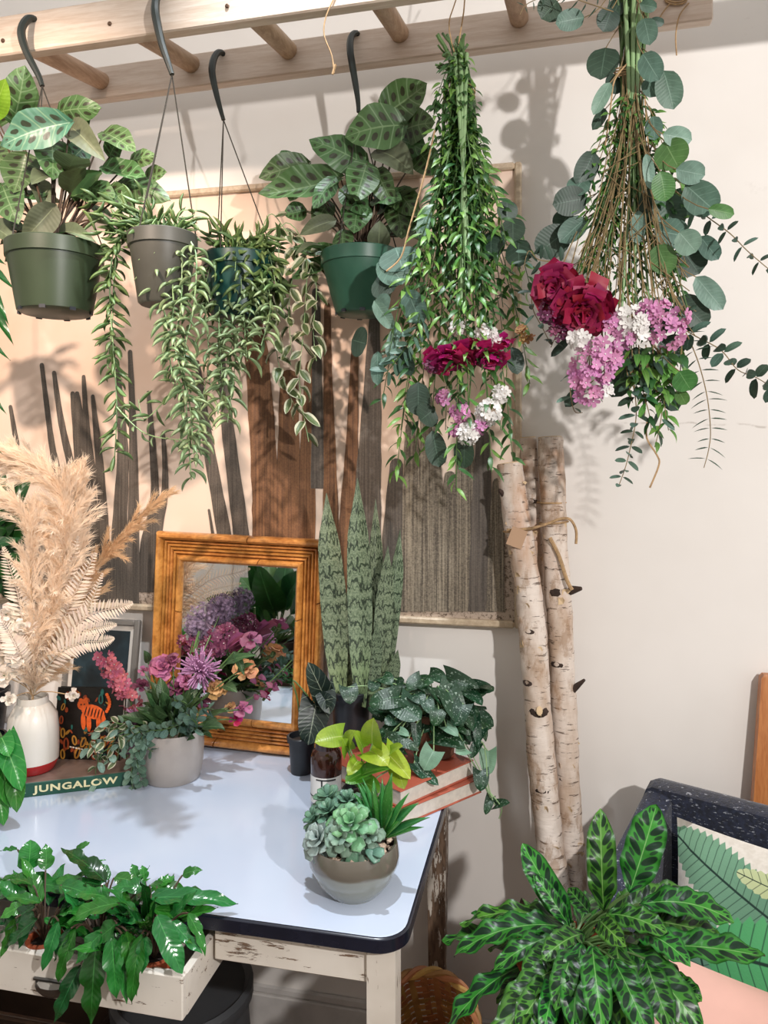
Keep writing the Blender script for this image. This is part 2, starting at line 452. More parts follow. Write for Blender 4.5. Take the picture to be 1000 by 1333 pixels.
# ================================================================== large framed desert print
plain('print_ink', '#51463b', .7)
def printmats():
    m = Mat('print_sky'); c = m.coord(); x, y, z = m.xyz(c)
    n = m.noise(c, 2.2, 4)
    col = m.mix(n.ss(.3, .7), '#e6c4ab', '#efd6c3')
    col = m.mix((z-0.15+(n-0.5)*.2).ss(.0, .5), '#e6d2c0', col)
    scrub = m.noise(c, 90, 5, .75).ss(.5, .6)
    ground = (z*-1.0+0.12+x.ss(.1, .9)*.17+(m.noise(c, 5, 4)-0.5)*.28).ss(.0, .12)
    col = m.mix(ground*scrub, col, '#3f352b'); col = m.mix(ground*0.55, col, '#6f5c49')
    m.col(col).set(rough=.55); M['print_sky'] = m.m
    for nm, a, b in (('cactus_grey', '#453e37', '#6e645a'), ('cactus_brown', '#5a3d29', '#8c6240'), ('cactus_pale', '#41382f', '#a1947f')):
        m = Mat(nm); c = m.scale(m.coord(), (90, 1, 1.2)); n = m.noise(c, 2.2, 5, .7); n2 = m.noise(m.coord(), 260, 2)
        m.col(m.mix((n*.75+n2*.25).ss(.36, .68), a, b)).set(rough=.6); M[nm] = m.m
printmats()
PY = -.022
pr = at(670, 640, PY); pz1 = at(671, 222, PY).z; pz0 = at(672, 808, PY).z; pxl = -1.86; pxr = pr.x
pic = thing('framed_print', 'large framed desert print of tall grey cacti against a peach sky on the wall', 'picture', ((pxl+pxr)/2, 0, pz0))
MB().box((pxl, PY, pz0), (pxr, -.004, pz1)).build('printed_sheet', M['print_sky'], pic, smooth=False)
fw = .017
for lo, hi in (((pxl-fw, -.036, pz0-fw), (pxl, -.002, pz1+fw)), ((pxr, -.036, pz0-fw), (pxr+fw, -.002, pz1+fw)),
               ((pxl, -.036, pz0-fw), (pxr, -.002, pz0)), ((pxl, -.036, pz1), (pxr, -.002, pz1+fw))):
    f = MB().box(lo, hi, bev=.004).build('frame_rail', M['frame_gilt'], pic)
z4 = crop(0, 380, .34); z5 = crop(300, 380, .4)
CACTI = [  # (pixel path, widths in pixels, ink)
 (z4, [(40,440),(60,560),(85,700)], [16,24,30], 0), (z4, [(160,280),(195,560),(215,670),(225,760)], [18,26,34,36], 0),
 (z4, [(207,310),(235,500),(280,700),(300,820)], [18,28,38,44], 0), (z4, [(278,390),(300,600),(325,960),(335,1220)], [20,40,60,70], 0),
 (z4, [(295,390),(330,650),(362,960),(372,1220)], [20,44,66,70], 0), (z4, [(320,325),(335,550),(365,740)], [16,28,32], 0),
 (z4, [(355,400),(380,650),(400,960),(402,1220)], [16,34,44,50], 0), (z4, [(450,300),(470,600),(458,900),(450,1200)], [18,46,64,74], 0),
 (z4, [(498,230),(508,500),(512,850),(505,1200)], [18,30,46,60], 0), (z4, [(568,385),(585,600),(592,800),(560,960),(545,1150)], [14,28,36,46,60], 0),
 (z4, [(625,540),(632,750),(600,940),(585,1150)], [14,28,40,50], 0), (z4, [(755,270),(800,600),(860,940),(890,1200)], [18,46,60,70], 0),
 (z4, [(840,160),(870,500),(925,940),(950,1200)], [18,50,66,80], 0), (z4, [(800,835),(820,960)], [9,14], 0),
 (z5, [(60,60),(85,200),(112,600),(118,800),(130,1040)], [50,80,92,96,100], 1), (z5, [(190,280),(190,560),(192,1040)], [58,76,90], 1), (z5, [(262,240),(252,560),(240,1040)], [36,54,70], 1),
 (z5, [(278,0),(282,300),(285,640)], [26,34,50], 0), (z5, [(315,45),(318,300),(325,600),(330,1040)], [20,30,44,70], 1), (z5, [(405,190),(395,500),(382,760),(372,1040)], [24,40,60,80], 1),
 (z5, [(470,60),(458,400),(445,700),(440,1040)], [30,64,90,110], 0), (z5, [(540,560),(530,800),(530,1040)], [40,70,90], 0), (z5, [(590,440),(590,700),(595,1040)], [40,60,80], 2),
 (z5, [(640,350),(655,640),(668,1040)], [36,76,96], 2), (z5, [(715,600),(720,800),(725,1040)], [36,60,70], 2), (z5, [(762,470),(768,700),(775,1040)], [44,72,86], 2), (z5, [(822,470),(818,700),(815,1040)], [40,66,80], 0),
 (z5, [(870,620),(866,800),(862,1040)], [30,50,60], 2)]
ink = MB(); inks = [M['cactus_grey'], M['cactus_brown'], M['cactus_pale']]
for ci, (zf, path, wd, mi) in enumerate(CACTI):
    s = zf(1, 0)[0]-zf(0, 0)[0]; yy = PY-.0006-.00012*ci
    pts = [at(*zf(*p), yy) for p in path]; pts = [p for p in pts]
    sp = smoothpts(pts, 6); n = len(sp); W = [pxm(np.interp(i/(n-1)*(len(wd)-1), range(len(wd)), wd)*s, sp[i])*1.02 for i in range(n)]
    vs = []; F = []
    c0 = sp[0]; r0 = W[0]/2
    rows = [(c0.x, c0.z+r0*.9, r0*.25), (c0.x, c0.z+r0*.65, r0*.75)]+[(p.x, p.z, W[i]/2*(1+.04*math.sin(i*2.1+ci))) for i, p in enumerate(sp)]
    rows = [(x, max(z, pz0+.001), h) for x, z, h in rows]
    for x, z, h in rows: vs += [(min(x-h, pxr-.001), yy, z), (min(x+h, pxr-.001), yy, z)]
    for i in range(len(rows)-1): F.append([2*i, 2*i+1, 2*i+3, 2*i+2][::-1])
    ink.m = mi; ink.add(vs, F)
for f in ink.f: f.reverse()
ink.build('cactus_print', inks, pic, smooth=False)

# ================================================================== ladder under the ceiling
lad = thing('wooden_ladder', 'pale wooden ladder hung flat overhead with round rungs', 'ladder', at(450, 60, -.3))
def rail(p0, p1, h, t, nm='rail'):
    p0 = Vector(p0); p1 = Vector(p1); d = (p1-p0); L = d.length; x = d.normalized(); z = Vector((0, 0, 1)); z = (z-x*z.dot(x)).normalized(); y = z.cross(x)
    Mx = Matrix.Translation(p0) @ Matrix((x, y, z)).transposed().to_4x4()
    return MB().box((0, 0, 0), (L, t, h), Mx, bev=.003).build(nm, M['ladder_wood'], lad), Mx
YN, YF = -.47, -.15
nr, NM = rail(at(-60, 81, YN), at(560, -8, YN), .085, .028)
NR0 = at(-60, 81, YN); NR1 = at(560, -8, YN)
e = (NR1-NR0).normalized(); NRend = NR0+e*2.0
bpy.data.objects.remove(nr); nr, NM = rail(NR0, NRend, .085, .028)
FR0 = at(-60, 153, YF); FR1 = at(929, 24, YF)
fr, FM = rail(FR0, FR1, .082, .03)
for a, b in (((24,66),(133,124)), ((168,48),(250,102)), ((322,26),(376,84)), ((484,0),(521,62)), ((662,-26),(676,42)), ((838,-50),(838,20)), ((-130,90),(5,140))):
    pa = at(a[0], a[1]-14, YN+.02); pb = at(b[0], b[1]-18, YF+.002); d = (pb-pa)
    MB().tube([pa-d*.02, pb+d*.02], .0215, 16).build('rung', M['rung_wood'], lad)
for x, y in ((4, 53), (143, 31), (296, 8)):
    p = at(x, y, YN-.0005)
    MB().lathe([(0, .0), (.0045, .0), (.0045, .0018), (.003, .003), (0, .003)], p, 10, Matrix.Rotation(PI/2, 4, 'X')).build('screw', M['screw'], lad)

# ================================================================== enamel-topped kitchen table
TX0, TX1, TY0, TY1, TZ = -1.68, -.213, -.732, -.022, .76
tab = thing('kitchen_table', 'old kitchen table with white enamel top, navy rim and chipped cream paint', 'table', ((TX0+TX1)/2, (TY0+TY1)/2, 0))
def rrect(x0, y0, x1, y1, r, n=7):
    P = []
    for cx, cy, a0 in ((x1-r, y0+r, -PI/2), (x1-r, y1-r, 0), (x0+r, y1-r, PI/2), (x0+r, y0+r, PI)):
        for i in range(n+1): a = a0+PI/2*i/n; P.append((cx+r*math.cos(a), cy+r*math.sin(a)))
    return P
def loft(mb, loops, cap0=True, cap1=True):
    n = len(loops[0]); vs = [p for l in loops for p in l]; F = []
    for i in range(len(loops)-1):
        for k in range(n): F.append([i*n+k, i*n+(k+1) % n, (i+1)*n+(k+1) % n, (i+1)*n+k])
    if cap0: F.append(list(range(n))[::-1])
    if cap1: F.append([(len(loops)-1)*n+k for k in range(n)])
    mb.add(vs, F)
R0 = .05
def lp(ins, z): return [(x, y, z) for x, y in rrect(TX0+ins, TY0+ins, TX1-ins, TY1-ins, max(.01, R0-ins))]
mb = MB(); loft(mb, [lp(.004, TZ-.026), lp(0, TZ-.023), lp(0, TZ-.003), lp(.0022, TZ-.0008), lp(.005, TZ-.0004)], True, True); mb.build('rim_band', M['navy_edge'], tab)
mb = MB(); loft(mb, [lp(.0045, TZ-.003), lp(.0045, TZ-.0006), lp(.0062, TZ), lp(.008, TZ+.0001)], False, True); mb.build('enamel_top', M['enamel'], tab)
AZ0, AZ1 = .672, TZ-.026
DX0, DX1 = -1.17, -.545
for lo, hi in (((DX1+.006, TY0+.025, AZ0), (TX1-.06, TY0+.045, AZ1)), ((TX0+.06, TY0+.025, AZ0), (DX0-.006, TY0+.045, AZ1)),
               ((TX0+.06, TY1-.045, AZ0), (TX1-.06, TY1-.03, AZ1))):
    MB().box(lo, hi, bev=.002).build('apron', M['chipped_paint_h'], tab)
MB().box((TX1-.045, TY0+.07, AZ0), (TX1-.03, TY1-.07, AZ1), bev=.002).build('apron', M['chipped_paint_h'], tab)
MB().box((TX0+.03, TY0+.07, AZ0), (TX0+.045, TY1-.07, AZ1), bev=.002).build('apron', M['chipped_paint_h'], tab)
for i, (x0, y0) in enumerate(((TX1-.064, TY0+.018), (TX1-.068, TY1-.062), (TX0+.018, TY0+.018), (TX0+.018, TY1-.062))):
    l = MB(); t = .046
    loft(l, [[(x0+t*.14, y0+t*.14, 0), (x0+t*.86, y0+t*.14, 0), (x0+t*.86, y0+t*.86, 0), (x0+t*.14, y0+t*.86, 0)],
             [(x0, y0, .56), (x0+t, y0, .56), (x0+t, y0+t, .56), (x0, y0+t, .56)], [(x0, y0, AZ1), (x0+t, y0, AZ1), (x0+t, y0+t, AZ1), (x0, y0+t, AZ1)]])
    l.build('leg', M['worn_leg' if i == 1 else 'chipped_paint_v'], tab, smooth=False)
dz0, dz1, dy0 = .640, .708, -.806
dw = MB()
dw.box((DX0, dy0, dz0), (DX1, dy0+.016, dz1), bev=.002); dw.box((DX0, dy0+.016, dz0), (DX0+.012, -.36, dz1-.004)); dw.box((DX1-.012, dy0+.016, dz0), (DX1, -.36, dz1-.004))
dw.box((DX0+.012, dy0+.016, dz0+.003), (DX1-.012, -.36, dz0+.009)); dw.box((DX0+.012, -.372, dz0), (DX1-.012, -.36, dz1-.004))
dwo = dw.build('drawer', M['chipped_paint_h'], tab, smooth=False)
hp = at(70, 1282, dy0); cup = MB(); vs = []; F = []
for i in range(9):
    a = PI*i/8
    for j in range(6):
        b = PI/2*j/5
        vs.append((hp.x-math.cos(a)*.033*(math.cos(b)*.25+.75), dy0-math.sin(b)*.02*math.sin(a)**.5, hp.z+.006-math.sin(a)*.024*math.cos(b)))
for i in range(8):
    for j in range(5): F.append([i*6+j, (i+1)*6+j, (i+1)*6+j+1, i*6+j+1])
cup.add(vs, F); cup.tube([(hp.x-.034, dy0-.002, hp.z+.007), (hp.x, dy0-.004, hp.z+.009), (hp.x+.034, dy0-.002, hp.z+.007)], .003, 6)
cup.build('cup_handle', M['steel'], dwo)

# ================================================================== bamboo mirror
def mirror():
    p = at(305, 978, -.07)
    cx = (at(193, 703, -.05).x+at(414, 703, -.05).x)/2
    Wd, Hd, bd = .466, .545, .078
    zb = TZ+.012
    root = thing('bamboo_mirror', 'rectangular mirror in a brown bamboo and reed frame propped on the table', 'mirror', (cx+.015, -.066, zb-.008), rot=(math.radians(-1.6), math.radians(1.6), 0))
    R = WM[root.name]
    gw, gh = Wd/2-bd, Hd-2*bd
    def bar(o0, o1, zz, hh, side, s0=0.0, s1=1.0, n=7):     # o: distance outside the glass edge; half-round section, mitred ends
        vs = []; F = []; sec = []
        for k in range(n+1):
            a = PI*k/n; sec.append(((o0+o1)/2-(o1-o0)/2*math.cos(a), zz+hh*math.sin(a)))
        ends = 5
        for i in range(ends+1):
            t = s0+(s1-s0)*i/ends
            for o, h in sec:
                bul = 1.0
                if side in ('t', 'b'):
                    L = gw+o; x = -L+2*L*t; z = (bd+gh+o) if side == 't' else (bd-o)
                else:
                    L0 = bd-o; L1 = bd+gh+o; z = L0+(L1-L0)*t; x = (gw+o)*(1 if side == 'r' else -1)
                vs.append(R @ Vector((x, -h, z)))
        m = n+1
        for i in range(ends):
            for k in range(n): F.append([i*m+k, i*m+k+1, (i+1)*m+k+1, (i+1)*m+k])
        F.append(list(range(m))[::-1]); F.append([ends*m+k for k in range(m)])
        if side in ('b', 'r'): [f.reverse() for f in F]
        b = MB(); b.add(vs, F); return b
    for sd, j in (('t', .56), ('b', .4), ('l', .35), ('r', .72)):
        bar(.056, .078, .004, .026, sd, 0, j-.003).build('bamboo_pole', M['bamboo'], root)
        bar(.056, .078, .004, .026, sd, j+.003, 1).build('bamboo_pole', M['bamboo'], root)
        for q in range(4):
            bar(.0205+q*.009, .0290+q*.009, .004, .011+.001*(q % 2), sd).build('reed_strip', M['bamboo'], root)
        bar(.000, .020, .002, .019, sd, 0, .66).build('inner_pole', M['bamboo'], root)
        bar(.000, .020, .002, .019, sd, .667, 1).build('inner_pole', M['bamboo'], root)
    b = MB(); b.box((-Wd/2+.006, -.004, .006), (Wd/2-.006, .008, Hd-.006), R); b.build('backing', M['honey_wood'], root, smooth=False)
    g = Mat('mirror_glass'); g.col('#e8eced').set(rough=.015, metal=1.0); M['mirror_glass'] = g.m
    b = MB(); b.box((-gw-.004, -.007, bd-.004), (gw+.004, -.005, bd+gh+.004), R); b.build('glass', M['mirror_glass'], root, smooth=False)
mirror()

# ================================================================== birch logs
def birch():
    m = Mat('birch_bark'); c = m.coord(); x, y, z = m.xyz(c)
    base = m.mix(m.noise(m.scale(c, (6, 6, 2)), 3, 5).ss(.35, .7), '#ded1c5', '#b89f89')
    base = m.mix((z-1.0).ss(.0, .5)*m.noise(m.scale(c, (8, 8, 3)), 3, 5).ss(.45, .7)*.8, base, '#b5835b')
    lent = m.noise(m.scale(c, (26, 26, 150)), 1.0, 4, .65).ss(.585, .64)
    base = m.mix(lent*0.85, base, '#59473a')
    patch = m.noise(m.scale(c, (9, 9, 12)), 1.3, 5, .65).ss(.66, .72)
    base = m.mix(patch*0.8, base, '#4a3a30'); base = m.mix(m.noise(m.scale(c, (14, 14, 7)), 1.5, 6, .7).ss(.5, .62)*.6, base, '#93704f')
    m.col(base).set(rough=.7).bump(m.noise(m.scale(c, (10, 10, 40)), 2, 5), .35, .006); M['birch_bark'] = m.m
    plain('birch_knot', '#3b2c24', .9, noise=.4, nscale=50, bump=.5); plain('birch_cut', '#d8bd97', .8, noise=.15, nscale=60)
birch()
def log(label, pix, Ys, rp, knots, seed):
    rg = random.Random(seed); n = len(pix)
    pts = [at(x, y, Y) for (x, y), Y in zip(pix, Ys)]
    lo = pts[-1]; pre = pts[-2]; d = (lo-pre).normalized(); t = (lo.z-.004)/-d.z; end = lo+d*t
    pts.append(end); sp = smoothpts(pts, 6)
    root = thing('birch_log', label, 'log', (end.x, end.y, 0), 'birch logs leaning on the wall')
    rad = [rp*(1+.05*math.sin(i*.9+seed)+rg.uniform(-.03, .03)) for i in range(len(sp))]
    sp2 = smoothpts(pts, 22); bk_ = MB(); bk_.tube(sp2, rp, 22); ctr = [p for p in sp2 for _ in range(22)]; ph = [rg.uniform(0, 6) for _ in range(6)]; nv = []
    for q, (v, c) in enumerate(zip(bk_.v, ctr)):
        d = Vector(v)-c; i_, k_ = divmod(q, 22); a_ = 2*PI*k_/22; z_ = c.z*1.0
        f = 1+.035*math.sin(9*z_+ph[0]+a_)+.03*math.sin(23*z_+2*a_+ph[1])+.022*math.sin(61*z_-3*a_+ph[2])+.018*math.sin(140*z_+5*a_+ph[3])+rg.uniform(-.012, .012)
        nv.append(tuple(c+d*f))
    bk_.v = nv; bk_.build('bark', M['birch_bark'], root, smooth=180)
    for j in range(14):                                   # curls of peeling bark
        i = rg.randint(2, len(sp)-8); c = sp[i]; a = rg.uniform(-PI*.9, -.1*PI); n_ = Vector((math.cos(a), math.sin(a), 0)); t_ = Vector((-n_.y, n_.x, 0)); h_ = rg.uniform(.004, .011); w_ = rg.uniform(.006, .016); o_ = c+n_*rp*.97
        fl_ = MB(); fl_.add([o_-t_*w_*.5-UP*h_, o_+t_*w_*.5-UP*h_*.7, o_+t_*w_*.7+n_*rg.uniform(.002, .007)+UP*h_*.3, o_+t_*w_*.3+n_*rg.uniform(.001, .006)+UP*h_, o_-t_*w_*.5+UP*h_*.8], [[0, 1, 2, 3, 4]]); fl_.build('bark_flake', M['birch_cut'], root, smooth=False)
    tp = sp[0]; dr_ = (sp[0]-sp[1]).normalized()
    MB().tube([tp-dr_*.002, tp+dr_*.002], [rp*.93, rp*.93], 16).build('cut_end', M['birch_cut'], root)
    for (kx, ky, kr, kind) in knots:
        spk = smoothpts(pts, 40); i = min(range(len(spk)), key=lambda q: abs((HZ-(spk[q].z-CAM.z)/depth(spk[q])*FPX)-ky)); c = spk[i]
        cxp = 500+(c-CAM).dot(RT)/depth(c)*FPX; hwp = rp/depth(c)*FPX; off = max(-.75, min(.75, (kx-cxp)/hwp))
        s = c+(RT*off+(CAM-c).cross(RT).cross(RT).normalized()*0+tocam(c)*math.sqrt(1-off*off))*rp*.93
        yy = (s-c).normalized()
        Mx = Matrix.Translation(s) @ yy.to_track_quat('Z', 'Y').to_matrix().to_4x4()
        r = pxm(kr, s)
        if kind == 'knot':
            MB().lathe([(r*1.3, -.014), (r*1.05, -.003), (r*.6, .0015), (r*.4, -.001), (0, -.001)], (0,0,0), 12, Mx, 1.0, .62).build('knot', M['birch_knot'], root)
        elif kind == 'cut':
            MB().lathe([(r*1.7, -.012), (r*1.2, .001), (r*.8, .004)], (0,0,0), 12, Mx, 1.0, .8).build('knot', M['birch_knot'], root)
            MB().lathe([(r*.7, 0), (r*.65, .012), (0, .012)], (0,0,0), 10, Mx, .7, 1.0).build('branch_cut', M['birch_cut'], root)
        else:
            dx, dy = kind
            s = c+RT*off*rp*.4; q = at(kx+dx, ky+dy, c.y-.025)
            MB().tube([s, s+(q-s)*.55, q], [r*1.0, r*.7, r*.3], 8).build('branch_stub', M['birch_knot'], root)
    return root
log('peeling birch log with dark knots, its top end tucked behind the hanging flowers', [(664,604),(676,696),(686,756),(692,816),(696,865),(706,993),(716,1095),(726,1180)],
    [-.088,-.10,-.107,-.115,-.12,-.14,-.155,-.17], .031, [(656,652,7,(-6,-14)),(676,925,0,'x') if 0 else (685,890,8,'knot'),(702,924,9,'cut'),(705,1029,9,'knot'),(688,822,7,'knot')], 1)
log('straight birch log with a jutting branch stub, leaning highest beside the framed print', [(716,570),(722,684),(726,756),(730,828),(733,916),(741,1069),(747,1146)],
    [-.052,-.064,-.072,-.08,-.09,-.108,-.116], .0295, [(727,625,6,'knot'),(735,770,13,'knot'),(724,866,8,'knot'),(734,1013,8,'knot'),(745,905,6,(16,-20)),(745,770,8,(12,-4))], 2)
log('thin birch branch squeezed behind the two thicker birch logs', [(687,570),(693,660),(699,760),(703,850),(707,930)], [-.028,-.03,-.031,-.032,-.033], .0205, [(692,652,7,'knot')], 3)
tw = MB()
def ring(cx, cy, Y, r, tilt=0.0, th=.0022):
    c = at(cx, cy, Y); tw.tube([c+Vector((r*math.cos(a), r*math.sin(a), tilt*math.cos(a))) for a in [2*PI*k/20 for k in range(21)]], th, 6, False)
ring(718, 654, -.060, .033); ring(675, 690, -.099, .034, .004); ring(721, 680, -.064, .033, .003)
tw.tube(smoothpts([at(660, 690, -.13), at(690, 688, -.135), at(712, 682, -.105), at(728, 676, -.10), at(742, 676, -.09), at(750, 690, -.09), at(750, 708, -.09)], 4), .0032, 6)
tw.tube(smoothpts([at(716, 700, -.10), at(728, 724, -.105), at(738, 755, -.11), at(745, 768, -.115)], 4), .0045, 6)
tag(tw.build('twine', M['twine']), 'brown twine knotted around the birch logs', 'twine')
pt = MB(); Mx = Matrix.Translation(at(673, 700, -.139)) @ Euler((.1, .35, .1)).to_matrix().to_4x4()
pt.box((-.018, -.0006, -.022), (.018, .0006, .022), Mx); plain('kraft_paper', '#b9977a', .85)
tag(pt.build('paper_tag', M['kraft_paper'], smooth=False), 'brown paper tag tied to the birch logs', 'tag')

# ================================================================== armchair, cushions, board
def fabric():
    m = Mat('navy_tweed'); c = m.coord()
    f = m.noise(m.scale(c, (75, 75, 310)), 1.0, 4, .65).ss(.60, .66)
    b = m.mix(m.noise(c, 120, 2).ss(.3, .7), '#141827', '#232a40')
    m.col(m.mix(f*.9, b, '#a9adb8')).set(rough=.9, sheen=.2).bump(m.noise(c, 220, 2), .4, .003); M['navy_tweed'] = m.m
fabric()
CO = Vector((.231, -.105, 0)); e1 = Vector((.903, -.43, 0)); e2 = Vector((-.43, -.903, 0))
CH = Matrix.Translation(CO) @ Matrix((e1, e2*-1, Vector((0, 0, 1)))).transposed().to_4x4()    # local x along the back, -y to the front
ch = thing('armchair', 'navy flecked tweed armchair with high sides behind the leafy plant', 'armchair', CO+(e1*.35+e2*.35))
def softpanel(prof, x0, x1, M4, bev=.025):       # prof: polygon (y, z) extruded along x with rounded rim
    mb = MB(); n = len(prof); cy = sum(p[0] for p in prof)/n; cz = sum(p[1] for p in prof)/n
    def ins(d): return [(y+(cy-y)/max(1e-6, math.hypot(cy-y, cz-z))*d*1.2, z+(cz-z)/max(1e-6, math.hypot(cy-y, cz-z))*d*1.2) for y, z in prof]
    loops = []
    for x, d in ((x0, bev), (x0+bev*.3, bev*.35), (x0+bev, 0), (x1-bev, 0), (x1-bev*.3, bev*.35), (x1, bev)):
        loops.append([M4 @ Vector((x, y, z)) for y, z in ins(d)])
    loft(mb, loops); return mb
softpanel([(0, .16), (-.06, .16), (-.06, .798), (-.03, .806), (0, .798)], 0.0, .70, CH, .018).build('backrest', M['navy_tweed'], ch)
softpanel([(-.03, .16), (-.47, .16), (-.48, .58), (-.42, .69), (-.03, .797)], .0, .06, CH, .018).build('arm', M['navy_tweed'], ch)
softpanel([(-.03, .16), (-.47, .16), (-.48, .58), (-.42, .69), (-.03, .797)], .64, .70, CH, .018).build('arm', M['navy_tweed'], ch)
softpanel([(-.09, .17), (-.70, .17), (-.72, .30), (-.70, .40), (-.06, .38)], .06, .64, CH).build('seat', M['navy_tweed'], ch)
for x, y in ((.05, -.05), (.65, -.05), (.05, -.65), (.65, -.65)):
    MB().tube([CH @ Vector((x, y, .17)), CH @ Vector((x, y, 0))], [.02, .013], 10).build('leg', M['honey_wood'], ch)
def pillow(mb, M4, w, h, t, n=14):
    vs = []; F = []; uv = []
    for s in (1, -1):
        for i in range(n+1):
            for j in range(n+1):
                u = i/n*2-1; v = j/n*2-1
                k = (1-abs(u)**2.6)*(1-abs(v)**2.6); pin = 1-.07*(1-(1-abs(u)**2)*(1)) * (1-abs(v)) - 0
                px_ = u*(1-.06*(1-abs(v)**2)*abs(u)); pv = v*(1-.06*(1-abs(u)**2)*abs(v))
                vs.append(M4 @ Vector((px_*w/2, -s*t/2*max(0, k)**.55, pv*h/2))); uv.append((u*.5+.5, v*.5+.5))
    m = n+1; o = m*m
    for i in range(n):
        for j in range(n):
            F.append([i*m+j, (i+1)*m+j, (i+1)*m+j+1, i*m+j+1]); F.append([o+i*m+j, o+i*m+j+1, o+(i+1)*m+j+1, o+(i+1)*m+j])
    mb.add(vs, F, uv)
def palm():
    m = Mat('palm_print'); u, v = uv_of(m); v = v*2.0-1.0
    base = m.mix(m.noise(m.coord(), 90, 2).ss(.3, .7), '#d9d3c8', '#e6e1d8')
    def leaf(base, cx, cy, ang, L, W, dark, light, ribs):
        ca, sa = math.cos(ang), math.sin(ang)
        s = ((u-cx)*ca+(v-cy)*sa)/L; d = ((v-cy)*ca-(u-cx)*sa)/W
        a = d.abs(); rib = ((s*ribs-a*1.2).fract()-0.5).abs()
        half = (1.0-s.sq()).max(0.0).op('SQRT')
        edge = half*(1.0-rib*.35)-a
        mask = edge.ss(-.01, .02)
        cc = m.mix((s+1.0)*0.5, dark, light); cc = m.mix(rib.ss(.40, .48)*.7, cc, '#1d3a31'); cc = m.mix(1.0-a.ss(.02, .05), cc, '#16342b')
        return m.mix(mask, base, cc)
    c = leaf(base, -.55, .62, 2.7, .55, .30, '#5c8a70', '#7fae8f', 9)
    c = leaf(c, -.7, -.1, 1.9, .5, .28, '#4e7f66', '#7aa78c', 8)
    c = leaf(c, -.05, .68, 3.0, .40, .13, '#a7b57c', '#c3cfa0', 6)
    c = leaf(c, .15, .1, .12, .85, .42, '#4fa467', '#5fb87b', 9)
    c = leaf(c, .1, -.55, .75, .6, .30, '#2c5a4a', '#44806a', 8)
    c = leaf(c, -.75, -.8, .4, .5, .25, '#4c8c66', '#6fae86', 8)
    m.col(c).set(rough=.85, sheen=.1).bump(m.noise(m.coord(), 260, 2), .2, .002); M['palm_print'] = m.m
palm()
plain('pink_cloth', '#e3b3a4', .85, noise=.06, nscale=8)
CU = CH @ Matrix.Translation((.312, -.185, .590)) @ Euler((math.radians(-15), 0, 0)).to_matrix().to_4x4()
b = MB(); pillow(b, CU, .44, .40, .12); tag(b.build('palm_cushion', M['palm_print'], smooth=180), 'white throw cushion printed with green palm leaves against the chair back', 'cushion')
CU = CH @ Matrix.Translation((.345, -.44, .520)) @ Euler((math.radians(-50), 0, math.radians(3))).to_matrix().to_4x4()
b = MB(); pillow(b, CU, .49, .34, .14); tag(b.build('pink_cushion', M['pink_cloth'], smooth=180), 'plain pale pink cushion lying on the armchair seat', 'cushion')
p0 = at(993, 880, -.05); p1 = at(981, 1050, -.06)
bd = MB(); lx = p0.x; d = (p1-p0); d = d/(-d.z)
pb = p0+d*p0.z; pb.y = -.085; p0.y = -.03
xw = .13
loft(bd, [[(pb.x, pb.y-.012, 0), (pb.x+xw, pb.y-.012, 0), (pb.x+xw, pb.y+.012, 0), (pb.x, pb.y+.012, 0)],
          [(p0.x, p0.y-.012, p0.z-.008), (p0.x+xw, p0.y-.012, p0.z-.008), (p0.x+xw, p0.y+.012, p0.z-.008), (p0.x, p0.y+.012, p0.z-.008)],
          [(p0.x+.006, p0.y-.010, p0.z), (p0.x+xw-.006, p0.y-.010, p0.z), (p0.x+xw-.006, p0.y+.010, p0.z), (p0.x+.006, p0.y+.010, p0.z)]])
tag(bd.build('wooden_board', M['honey_wood']), 'honey brown wooden board leaning on the wall behind the armchair', 'board')

# ================================================================== leaf materials
def pat_prayer(m, u, v, a, c):
    f = (v*5.2-a*0.9+0.1).fract()
    nz = m.noise(m.coord('UV'), 6.0, 2); d = ((a-0.42)/0.21).sq()+((f-0.5)/0.27).sq()+(nz-0.5)*1.6
    c = m.mix(((v*5.2-a*0.9+0.1).fract()-0.5).abs().ss(.40, .5)*.35, c, '#a9c59a')
    return m.mix((1.0-d.ss(.75, 1.1))*v.ss(.06, .14)*(1.0-v.ss(.86, .93))*.88, c, '#2f2a1c')
leafmat('prayer_leaf', '#446638', '#5d824c', '#7d9a6c', pattern=pat_prayer, back='#5f6d4c', rough=.42, trans=.22)
leafmat('prayer_teal', '#46765c', '#6c9c80', '#a3c4a8', pattern=pat_prayer, back='#6b7a58', rough=.40, trans=.2)
leafmat('prayer_back', '#6d745c', '#7d8a68', '#94a07c', back='#4f7c46', rough=.55, trans=.3)
leafmat('prayer_lime', '#79b52e', '#8fc53d', '#a9d65f', rough=.4, trans=.35)
leafmat('banana_leaf', '#4f6d3c', '#6f8a50', rough=.42, trans=.05, var=.22)
leafmat('banana_pale', '#6f8a5a', '#95ac7c', rough=.42, trans=.05, var=.2)
def pat_varieg(m, u, v, a, c):
    n = m.noise(m.coord(), 2.0, 3)
    return m.mix((a+(n-0.5)*.6).ss(.55, .7)*.9, c, '#cfcdb0')
leafmat('varieg_leaf', '#56683f', '#66794a', pattern=pat_varieg, rough=.45)
leafmat('myrtle', '#5a8f3c', '#7cae52', '#9cc474', rough=.4, var=.25, trans=.2)
leafmat('myrtle_dark', '#2f5a2b', '#3f6f38', rough=.4, var=.25, trans=.12)
leafmat('euc_grey', '#52705f', '#5f8070', '#82a090', rough=.5, var=.2, trans=.15, ribs=5.0, veinw=.04)
leafmat('euc_dark', '#33493a', '#3c5444', '#5b7564', rough=.5, var=.2, trans=.12, ribs=5.0, veinw=.04)
leafmat('euc_pale', '#7c9d8a', '#8cae9b', '#a8c4b3', rough=.5, var=.12, trans=.2, ribs=5.0, veinw=.04)
